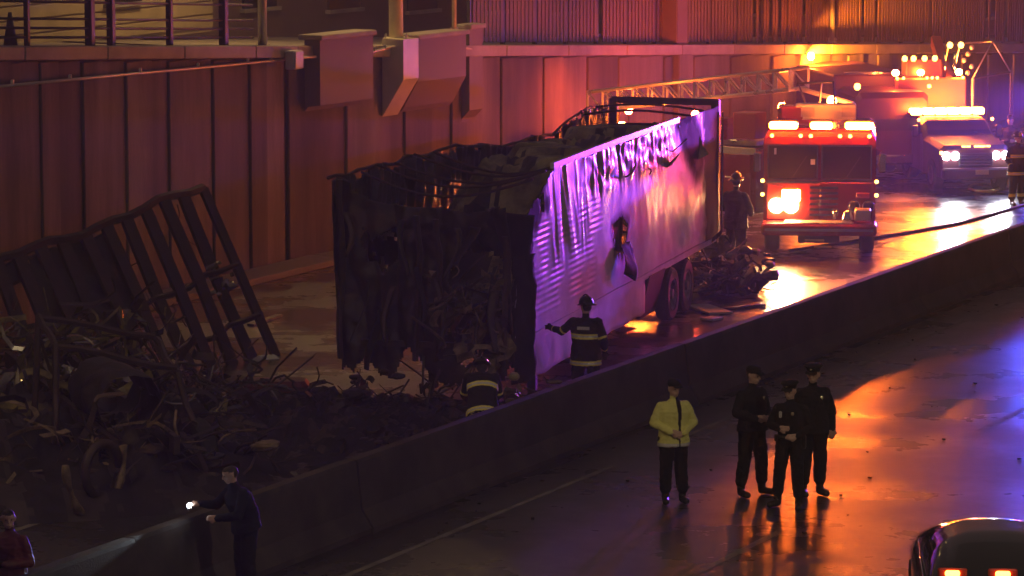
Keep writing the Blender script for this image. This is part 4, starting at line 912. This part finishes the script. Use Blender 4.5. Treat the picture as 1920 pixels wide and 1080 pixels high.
# ------------------------------------------------------------------ people
def capsule(mb, p0, p1, r0, r1, n=12):
    p0, p1 = Vector(p0), Vector(p1); t = (p1 - p0); L = t.length
    t = t.normalized() if L > 1e-6 else Vector((0, 0, 1)); a = t.orthogonal().normalized(); b = t.cross(a); rings = []
    for ang in (-80, -50, -20): rings.append((p0 + t * r0 * math.sin(math.radians(ang)), r0 * math.cos(math.radians(ang))))
    rings += [(p0, r0), (p1, r1)]
    for ang in (20, 50, 80): rings.append((p1 + t * r1 * math.sin(math.radians(ang)), r1 * math.cos(math.radians(ang))))
    mb.loft([[c + (a * math.cos(2 * math.pi * k / n) + b * math.sin(2 * math.pi * k / n)) * r for k in range(n)] for c, r in rings])
def person(label, loc, rz, mats, pose, stripes=None, hat='cap', open_coat=False, hair=True, extras=None, scale=1.0, seed=0, name='person', group=None, vox=.0105):
    """mats: dict tag -> material; pose: joint overrides. Figure faces -y, origin between the feet."""
    J = dict(pel=(0, 0, .96), waist=(0, 0, 1.10), chest=(0, 0, 1.33), neck=(0, .01, 1.50), head=(0, -.02, 1.655),
             shl=(-.185, .01, 1.405), shr=(.185, .01, 1.405), ell=(-.26, .04, 1.15), elr=(.26, .04, 1.15), wrl=(-.24, -.06, .92), wrr=(.24, -.06, .92),
             hil=(-.095, 0, .93), hir=(.095, 0, .93), knl=(-.11, -.02, .50), knr=(.11, -.02, .50), anl=(-.12, .02, .09), anr=(.12, .02, .09), tol=(-.15, -.17, .045), tor=(.15, -.17, .045),
             hdl=(0, -.1, -.99), hdr=(0, -.1, -.99), look=(0, -1, 0), bulk=1.0, coat=None)
    J.update(pose); V = {k: Vector(v) for k, v in J.items() if isinstance(v, tuple)}
    bk = J['bulk']; P = []                       # primitives: (p0, p1, r0, r1, tag)
    mb = MB()
    def cap(p0, p1, r0, r1, tg): capsule(mb, p0, p1, r0, r1); P.append((Vector(p0), Vector(p1), r0, r1, tg))
    def torso(rings, tg):                        # elliptical rings perpendicular to the local spine
        loops = []
        for i, (c, rx, ry) in enumerate(rings):
            c = Vector(c); t = (Vector(rings[min(i + 1, len(rings) - 1)][0]) - Vector(rings[max(i - 1, 0)][0])).normalized()
            side = (V['shr'] - V['shl']).normalized(); side = (side - t * side.dot(t)).normalized(); fw = t.cross(side)
            loops.append([c + side * rx * math.cos(2 * math.pi * k / 16) + fw * ry * math.sin(2 * math.pi * k / 16) for k in range(16)])
            if i: P.append((Vector(rings[i - 1][0]), c, (rings[i - 1][1] + rings[i - 1][2]) / 2, (rx + ry) / 2, tg))
        mb.loft(loops)
    up = (V['neck'] - V['pel']).normalized()
    torso([(V['pel'] - up * .07, .165 * bk, .125 * bk), (V['pel'], .175 * bk, .135 * bk), (V['waist'], .165 * bk, .125 * bk), (V['chest'] - up * .05, .195 * bk, .14 * bk), (V['chest'] + up * .05, .20 * bk, .135 * bk), (V['neck'] - up * .06, .145 * bk, .10 * bk), (V['neck'], .07, .07)], 'top')
    if J['coat']:
        h = J['coat']; torso([(V['pel'] - up * h, .22 * bk, .175 * bk), (V['pel'], .205 * bk, .165 * bk), (V['waist'], .19 * bk, .15 * bk), (V['chest'], .215 * bk, .155 * bk), (V['neck'] - up * .07, .15 * bk, .115 * bk)], 'top')
    cap(V['neck'] - up * .03, V['head'] - (V['head'] - V['neck']) * .25, .058, .055, 'skin')
    for s in 'lr':
        cap(V['neck'] - up * .05, V['sh' + s] - up * .01, .058, .062 * bk, 'top')
        cap(V['sh' + s], V['el' + s], .066 * bk, .056 * bk, 'sleeve'); cap(V['el' + s], V['wr' + s], .056 * bk, .043 * bk, 'sleeve')
        cap(V['hi' + s], V['kn' + s], .106 * bk, .084 * bk, 'leg'); cap(V['kn' + s], V['an' + s] + Vector((0, 0, .12)), .084 * bk, .076 * bk, 'leg')
        cap(V['an' + s] + Vector((0, 0, .16)), V['an' + s], .06, .056, 'boot'); cap(V['an' + s] - Vector((0, 0, .035)), V['to' + s], .054, .05, 'boot')
        # hand: palm, four fingers, thumb
        d = V['hd' + s].normalized(); w = V['wr' + s]; sd = d.cross(Vector((0, -1, .2))); sd = sd.normalized() if sd.length > .1 else Vector((1, 0, 0)); nn = d.cross(sd)
        pm = w + d * .075
        for k in (-.5, .5): cap(w + d * .02 + sd * k * .03, pm + sd * k * .045, .024, .022, 'hand')
        for k, L in enumerate((.062, .075, .07, .055)):
            b0_ = pm + sd * (k - 1.5) * .022 + d * .015; b1_ = b0_ + d * L * .55 + nn * .008; b2_ = b1_ + d * L * .4 + nn * .035
            cap(b0_, b1_, .0105, .0098, 'hand'); cap(b1_, b2_, .0098, .0085, 'hand')
        th = sd * (1 if s == 'l' else -1); cap(w + d * .035 + th * .03, w + d * .07 + th * .062, .013, .012, 'hand'); cap(w + d * .07 + th * .062, w + d * .10 + th * .06 + nn * .015, .012, .0095, 'hand')
    # head: skull, jaw, nose, brow, ears
    lk = V['look'].normalized(); rt_ = lk.cross(Vector((0, 0, 1))).normalized(); hu = rt_.cross(lk).normalized(); H = V['head']
    def hp(f, r_, u): return H + lk * f + rt_ * r_ + hu * u
    cap(hp(-.022, 0, .03), hp(.02, 0, .035), .086, .08, 'skin'); cap(hp(.02, 0, -.05), hp(.045, 0, -.075), .058, .038, 'skin'); cap(hp(.0, 0, -.02), hp(.02, 0, -.04), .072, .064, 'skin')
    cap(hp(.085, 0, .02), hp(.108, 0, -.018), .011, .017, 'skin'); cap(hp(.082, -.035, .035), hp(.082, .035, .035), .014, .014, 'skin')
    cap(hp(.088, -.02, -.055), hp(.088, .02, -.055), .011, .011, 'lip')
    for sx in (-1, 1): cap(hp(-.005, sx * .082, .015), hp(.0, sx * .084, -.02), .016, .011, 'skin')
    me = bpy.data.meshes.new('tmp'); me.from_pydata(mb.v, [], mb.f); me.update()
    bm = bmesh.new(); bm.from_mesh(me); bmesh.ops.recalc_face_normals(bm, faces=bm.faces); bm.to_mesh(me); bm.free()
    ob = bpy.data.objects.new('tmp', me); C.objects.link(ob)
    md = ob.modifiers.new('r', 'REMESH'); md.mode = 'VOXEL'; md.voxel_size = vox
    sm_ = ob.modifiers.new('s', 'SMOOTH'); sm_.iterations = 3; sm_.factor = .5
    dg = bpy.context.evaluated_depsgraph_get(); nm = bpy.data.meshes.new_from_object(ob.evaluated_get(dg)); bpy.data.objects.remove(ob)
    # cloth wrinkles
    n_ = len(nm.vertices); co = np.empty(n_ * 3); nm.vertices.foreach_get('co', co); co = co.reshape(-1, 3)
    no = np.empty(n_ * 3); nm.vertex_normals.foreach_get('vector', no); no = no.reshape(-1, 3)
    hz = (V['head'].z - .16)
    for i in range(n_):
        x, y, z = co[i]
        if (Vector(co[i]) - H).length > .19 and z > .12: co[i] += no[i] * (.010 * noise.noise(Vector((x * 9 + seed, y * 9, z * 13))) + .006 * noise.noise(Vector((x * 22, y * 22, z * 30 + seed))))
    co[:, 2] = np.maximum(co[:, 2], 0.004)
    nm.vertices.foreach_set('co', co.ravel()); nm.update()
    # materials by the nearest primitive
    nf = len(nm.polygons); ce = np.empty(nf * 3); nm.polygons.foreach_get('center', ce); ce = ce.reshape(-1, 3)
    best = np.full(nf, 1e9); bi = np.zeros(nf, int); bt = np.zeros(nf)
    for k, (p0, p1, r0, r1, tg) in enumerate(P):
        a = np.array(p0); d = np.array(p1) - a; LL_ = max(1e-9, d @ d); t = np.clip(((ce - a) @ d) / LL_, 0, 1)
        di = np.linalg.norm(ce - (a + t[:, None] * d), axis=1) - (r0 + (r1 - r0) * t)
        u = di < best; best[u] = di[u]; bi[u] = k; bt[u] = t[u]
    names = sorted(set(mats.values())); slot = {m: i for i, m in enumerate(names)}
    for m in names: nm.materials.append(M[m])
    ups = np.array(up); ax_ = (ce - np.array(V['pel'])) @ ups
    mi = np.zeros(nf, int)
    for f in range(nf):
        tg = P[bi[f]][4]; m = mats.get(tg, mats['top'])
        if tg == 'lip': m = mats['skin']
        c = Vector(ce[f])
        if tg == 'skin' and hair:
            q = c - H; fz = q.dot(lk); uz = q.dot(hu)
            if uz > .065 - (.02 if fz < .03 else 0) or (fz < -.03 and uz > -.04): m = mats.get('hair', 'hair_dark') 
        if stripes:
            q = stripes(tg, ax_[f], bt[f], c, bi[f])
            if q: m = q
        if open_coat and tg == 'top' and c.y < 0 and abs(c.x - .05) < .012 + .05 * max(0, ax_[f] - .05): m = mats['shirt']
        mi[f] = slot[m] if m in slot else 0
    nm.polygons.foreach_set('material_index', mi.tolist()); nm.polygons.foreach_set('use_smooth', [True] * nf); nm.name = 'body'
    T = thing(name, label, 'person', loc, rz, group); T.scale = (scale,) * 3
    body = bpy.data.objects.new('body', nm); C.objects.link(body); body.parent = T
    for sx in (-1, 1): MB().ball(hp(.088, sx * .032, .012), (.011, .008, .008), 8).build('eye', 'hair_dark', T, True)
    R = Matrix((rt_, lk, hu)).transposed()
    def hat_ring(r, f, u, n=24, ex=1.15): return [hp(f + ex * r * math.sin(2 * math.pi * k / n), r * math.cos(2 * math.pi * k / n), u) for k in range(n)]
    if hat == 'cap':
        o = MB().loft([hat_ring(.090, -.004, .062), hat_ring(.096, -.006, .095), hat_ring(.125, -.004, .125, ex=1.1), hat_ring(.115, -.004, .14, ex=1.1), hat_ring(.04, -.004, .15)]).build('peaked_cap', mats.get('hat', 'uniform'), T, True)
        MB().grid(lambda a, b: tuple(hp(.085 + .065 * b * math.cos((a - .5) * 2.2), .085 * math.sin((a - .5) * 2.6), .068 - .028 * b)), 10, 4).build('cap_visor', 'boot', o, True, .005)
        MB().ball(hp(.112, 0, .105), (.018, .006, .02), 8).build('cap_badge', 'badge', o)
    elif hat == 'ballcap':
        o = MB().loft([hat_ring(.092, -.004, .055), hat_ring(.095, -.006, .09), hat_ring(.075, -.006, .135), hat_ring(.02, -.006, .15)]).build('cap', mats.get('hat', 'uniform'), T, True)
        MB().grid(lambda a, b: tuple(hp(.09 + .08 * b * math.cos((a - .5) * 1.8), .08 * math.sin((a - .5) * 2.4), .066 - .02 * b)), 10, 4).build('cap_visor', mats.get('hat', 'uniform'), o, True, .005)
    elif hat == 'helmet':
        br = []
        for k in range(28):
            a = 2 * math.pi * k / 28; r = .145 + .075 * max(0, -math.sin(a)) ** 2
            br.append((r * math.cos(a) * (.92), r * math.sin(a) * 1.1))
        lo = [hp(f - .005, r_, .055 - .03 * max(0, -f)) for r_, f in br]; l2 = [hp(f - .005, r_, .066 - .03 * max(0, -f)) for r_, f in br]
        o = MB().loft([lo, l2, hat_ring(.112, -.005, .075, 28), hat_ring(.108, -.008, .12, 28), hat_ring(.08, -.01, .175, 28), hat_ring(.02, -.01, .20, 28)]).build('helmet', 'helmet', T, True)
        MB().grid(lambda a, b: tuple(hp(.13 - .27 * a, (b - .5) * .018, .145 + .075 * math.sin(math.pi * min(1, max(0, a))))), 10, 2).build('helmet_comb', 'helmet', o, True, .02)
        MB().add([hp(.125, -.04, .07), hp(.125, .04, .07), hp(.115, .045, .16), hp(.105, 0, .20), hp(.115, -.045, .16)], [(0, 1, 2, 3, 4)]).build('helmet_shield', 'band_yellow', o, False, .008)
        MB().box(hp(.02, .125, .10), (.03, .06, .03), R).build('helmet_torch', 'band_silver', o)
    if extras: extras(T, V, hp)
    return T

def ff_stripes(tg, a, t, c, b):
    if tg == 'top':
        for z in (.27, -.16):
            if abs(a - z) < .042: return 'band_yellow' if abs(a - z) > .016 else 'band_silver'
    if tg == 'sleeve' and b % 1 == 0 and t > .80 and t < .93: return 'band_yellow'
    if tg == 'leg' and c.z < .30 and c.z > .22: return 'band_yellow'
    return None
FFM = dict(top='bunker', sleeve='bunker', leg='bunker', boot='boot', skin='skin', hand='bunker', hair='hair_dark', s1='band_yellow', s2='band_silver', lip='skin')
POL = dict(top='uniform', sleeve='uniform', leg='uniform', boot='boot', skin='skin', hand='skin', hair='hair_dark', lip='skin')
HV = dict(POL, top='hivis', sleeve='hivis', shirt='uniform', s='band_silver', leg='uniform')

def ff_extra(T, V, hp):
    # air cylinder harness hook and letter patch on the back
    MB().box((0, .17, 1.36), (.20, .012, .05)).build('name_patch', 'band_silver', T)
def belt(T, V, hp):
    n = 20; MB().loft([[Vector((.19 * math.cos(2 * math.pi * k / n), .148 * math.sin(2 * math.pi * k / n), z)) for k in range(n)] for z in (.985, 1.04)], cap=False).build('duty_belt', 'boot', T, True, .012)
    MB().box((.20, .0, .95), (.06, .10, .20), bev=.02).build('holster', 'boot', T); MB().box((-.18, -.06, 1.0), (.05, .08, .10), bev=.01).build('pouch', 'boot', T)
    MB().ball((.075, -.155, 1.36), (.024, .010, .03), 8).build('badge', 'badge', T)
    MB().box((.0, -.152, 1.015), (.05, .02, .04)).build('belt_buckle', 'chrome', T)
def radio(T, V, hp): belt(T, V, hp); MB().box((-.10, -.15, 1.34), (.04, .04, .09), bev=.01).build('radio', 'band_silver', T)

# standing firefighter at the trailer side, seen from behind, reaching to the left
person('firefighter standing at the purple trailer side, seen from behind', gp(1098, 772), math.radians(165), FFM,
       dict(shl=(-.20, 0, 1.44), shr=(.20, 0, 1.44), elr=(.42, -.12, 1.26), wrr=(.60, -.24, 1.28), hdr=(.7, -.5, .1), ell=(-.30, .02, 1.17), wrl=(-.27, -.16, .98), coat=.20, bulk=1.18, look=(.7, -.7, -.1), anl=(-.17, .0, .09), anr=(.19, -.05, .09), tol=(-.2, -.18, .045), tor=(.24, -.22, .045), knl=(-.15, -.02, .5), knr=(.15, -.05, .5)), ff_stripes, 'helmet', extras=ff_extra, seed=1, scale=1.04)
# bending firefighter whose striped back shows above the barrier
person('firefighter bending down over rubble, striped back above the barrier', gp(905, 878), math.radians(182), FFM,
       dict(chest=(0, -.20, 1.27), waist=(0, -.06, 1.08), neck=(0, -.36, 1.38), head=(0, -.50, 1.43), shl=(-.20, -.28, 1.34), shr=(.20, -.28, 1.34), ell=(-.27, -.42, 1.06), elr=(.27, -.42, 1.06), wrl=(-.14, -.60, .90), wrr=(.14, -.60, .90), hdl=(0, -.6, -.8), hdr=(0, -.6, -.8), knl=(-.14, -.14, .52), knr=(.14, -.10, .52), coat=.20, bulk=1.18, look=(0, -.85, -.5)), ff_stripes, 'helmet', seed=2)
# firefighter by the fire truck, silhouette shade put into a darker coat without bands
person('firefighter silhouetted between the trailer rear and the fire truck', gp(1379, 500), math.radians(150), dict(FFM, top='uniform', sleeve='uniform', leg='uniform', hand='uniform'),
       dict(coat=.20, bulk=1.2, elr=(.32, -.02, 1.17), wrr=(.22, -.22, 1.05), hdr=(-.4, -.8, 0), ell=(-.32, .02, 1.17), wrl=(-.22, -.22, 1.03), hdl=(.4, -.8, 0)), None, 'helmet', seed=3, scale=1.1)
# two at the far right edge
person('firefighter with yellow bands at the right edge by the tow truck', gp(1906, 385), math.radians(20), FFM, dict(coat=.2, bulk=1.2, wrl=(-.25, -.15, 1.0)), ff_stripes, 'helmet', seed=4)
person('dark figure before the ambulance beside the tow truck boom', gp(1893, 345), math.radians(-30), POL, dict(wrl=(.05, -.2, 1.15), wrr=(-.05, -.22, 1.12), hdl=(1, -.1, 0), hdr=(-1, -.1, 0)), None, 'ballcap', seed=5, vox=.014)
# four police officers on the near lanes
def hv_stripes(tg, a, t, c, b):
    if tg == 'top' and abs(a + .105) < .030: return 'band_silver'
    if tg == 'top' and a < -.135: return 'uniform'
    return None
person('officer in yellow jacket standing alone in front of the barrier', gp(1262, 942), math.radians(12), HV,
       dict(ell=(-.30, .0, 1.17), elr=(.30, .0, 1.17), wrl=(-.10, -.19, 1.06), wrr=(.10, -.20, 1.04), hdl=(.9, -.3, -.1), hdr=(-.9, -.3, -.1), coat=.13, bulk=1.12, look=(.25, -.95, -.05), anl=(-.11, .02, .09), anr=(.13, -.03, .09)), hv_stripes, 'ballcap', open_coat=True, seed=6, scale=1.0)
person('officer in dark uniform standing beside the yellow jacket', gp(1409, 928), math.radians(40), POL,
       dict(ell=(-.29, .02, 1.16), elr=(.29, .02, 1.16), wrl=(-.13, -.20, 1.10), wrr=(.13, -.21, 1.08), hdl=(.8, -.4, .1), hdr=(-.8, -.4, .1), bulk=1.1, coat=.06, anl=(-.17, .03, .09), anr=(.17, -.02, .09), knl=(-.14, 0, .5), knr=(.15, -.03, .5), tol=(-.22, -.15, .045), tor=(.22, -.2, .045), look=(.2, -.95, -.12)), None, 'ballcap', extras=belt, seed=7, scale=1.06)
person('capped officer with pale badge and radio, foremost of the dark trio', gp(1480, 952), math.radians(-20), POL,
       dict(ell=(-.30, .04, 1.16), elr=(.30, .05, 1.17), wrl=(-.12, -.17, 1.14), wrr=(.16, -.18, 1.05), hdl=(.9, -.2, .1), hdr=(-.7, -.6, 0), bulk=1.05, anl=(-.19, .06, .09), anr=(.15, -.06, .09), knl=(-.15, .02, .5), knr=(.13, -.06, .5), tol=(-.25, -.11, .045), tor=(.2, -.24, .045), look=(-.15, -.95, -.15)), None, 'cap', extras=radio, seed=8, scale=1.02)
person('tall officer standing behind the foremost one, rightmost of the dark trio', gp(1522, 928), math.radians(15), POL,
       dict(ell=(-.29, .04, 1.15), elr=(.29, .04, 1.15), wrl=(-.22, -.12, .98), wrr=(.26, -.06, .93), bulk=1.12, coat=.1, look=(-.6, -.8, -.1)), None, 'cap', extras=belt, seed=9, scale=1.07)
# man with the torch leaning on the barrier
def torch(T, V, hp):
    w = V['wrl'] + Vector((-.09, -.03, .0)); d = V['aim'].normalized()
    MB().tube([w - d * .08, w + d * .06, w + d * .07, w + d * .12], [.018, .018, .028, .028], 10).build('torch_body', 'boot', T, True)
    MB().ball(w + d * .13, .036, 8).build('torch_lens', 'torch', T, True)
    spot(T, w + d * .17, w + d * .17 + d, (.75, .9, 1), 80, 18, .5, .02)
_w = gp(462, 1124); _aim = Matrix.Rotation(math.radians(62), 3, 'Z') @ (rd(-6.7, -.34, 1.06) - (_w + Matrix.Rotation(math.radians(-62), 3, 'Z') @ Vector((-.31, -.55, 1.24))))
person('man in dark blue jacket shining a torch over the barrier', gp(462, 1124), math.radians(-62), dict(POL, top='uniform_blue', sleeve='uniform_blue'),
       dict(chest=(0, -.10, 1.31), neck=(0, -.15, 1.47), head=(.0, -.20, 1.62), shl=(-.19, -.11, 1.40), shr=(.19, -.11, 1.40), ell=(-.27, -.28, 1.20), wrl=(-.22, -.52, 1.24), hdl=(-.1, -1, .0), elr=(.27, -.22, 1.14), wrr=(.10, -.42, 1.10), hdr=(-.5, -.8, 0), bulk=1.12, coat=.05, look=(-.2, -1, -.25), aim=tuple(_aim)), None, None, extras=torch, seed=10)
# person at the lower left corner, reddish light put into the coat colour
person('person behind the barrier at lower left corner, reddish light coloured into turnout coat', gp(22, 1230), math.radians(-30), dict(FFM, top='dark_red', sleeve='dark_red'), dict(bulk=1.1, coat=.15, look=(.6, -.7, -.1), wrr=(.12, -.25, 1.15), hdr=(-.8, -.4, .2)), None, None, seed=11)

# ------------------------------------------------------------------ sodium street light on the far verge, beyond the left edge
SLp = Vector((-11.5, 47, 0))
SL_ = thing('street_light', 'tall sodium street light on the verge beyond the left edge', 'street light', SLp)
MB().tube([(0, 0, 0), (0, 0, 4), (0, 0, 9)], [.11, .09, .07], 12).build('shaft', 'galvanised', SL_, True)
MB().tube([(0, 0, 9), (.8, .3, 9.3), (2.0, .8, 9.35)], .045, 8).build('arm', 'galvanised', SL_, True)
h_ = MB().box((2.2, .9, 9.32), (.7, .3, .16), .4, bev=.05).build('lamp_head', 'galvanised', SL_)
MB().box((2.2, .9, 9.225), (.5, .2, .02), .4).build('lamp_lens', 'street_sodium', h_)
spot(SL_, (2.2, .9, 9.15), (4.5, 8, 0), (1, .66, .25), 420, 150, .6, .12)
SR_ = thing('street_light', 'tall street light on the near verge beyond the right edge', 'street light', (11.5, 36, 0))
MB().tube([(0, 0, 0), (0, 0, 4), (0, 0, 9)], [.11, .09, .07], 12).build('shaft', 'galvanised', SR_, True)
MB().tube([(0, 0, 9), (-.8, .3, 9.3), (-2.0, .8, 9.35)], .045, 8).build('arm', 'galvanised', SR_, True)
h_ = MB().box((-2.2, .9, 9.32), (.7, .3, .16), -.4, bev=.05).build('lamp_head', 'galvanised', SR_)
MB().box((-2.2, .9, 9.225), (.5, .2, .02), -.4).build('lamp_lens', 'street_sodium', h_)
spot(SR_, (-2.2, .9, 9.15), (-6.5, 14, 0), (1, .80, .48), 1300, 120, .7, .12)
# specks of grit and litter on the near lanes
gm = MB(); r_ = random.Random(77)
for _ in range(220):
    p = rd(r_.uniform(-8, 40), r_.uniform(.15, 9), .0); s_ = r_.uniform(.012, .045)
    if r_.random() < .35: p = rd(r_.uniform(-8, 40), r_.uniform(.1, .9), .0)
    gm.box((p.x, p.y, s_ * .3), (s_ * 1.6, s_, s_ * .6), r_.uniform(0, 3))
go_ = gm.build('grit', 'soot'); go_['kind'] = 'stuff'; tag(go_, 'dark specks of grit scattered over the near wet lanes', 'grit')
# ------------------------------------------------------------------ smoky air
hz = MB().box((25, 120, 7.5), (390, 400, 17)).build('haze', 'soot'); hz.data.materials.clear()
hm = bpy.data.materials.new('haze'); hm.use_nodes = True; hn = hm.node_tree.nodes; hn.remove(hn['Principled BSDF'])
pv = hn.new('ShaderNodeVolumePrincipled'); pv.inputs['Density'].default_value = 0.0022; pv.inputs['Color'].default_value = (.85, .82, .82, 1); pv.inputs['Anisotropy'].default_value = 0.3
hm.node_tree.links.new(pv.outputs[0], hn['Material Output'].inputs['Volume']); hz.data.materials.append(hm); hz['kind'] = 'stuff'
hz['label'] = 'thin smoky night air over the whole road'; hz['category'] = 'haze'
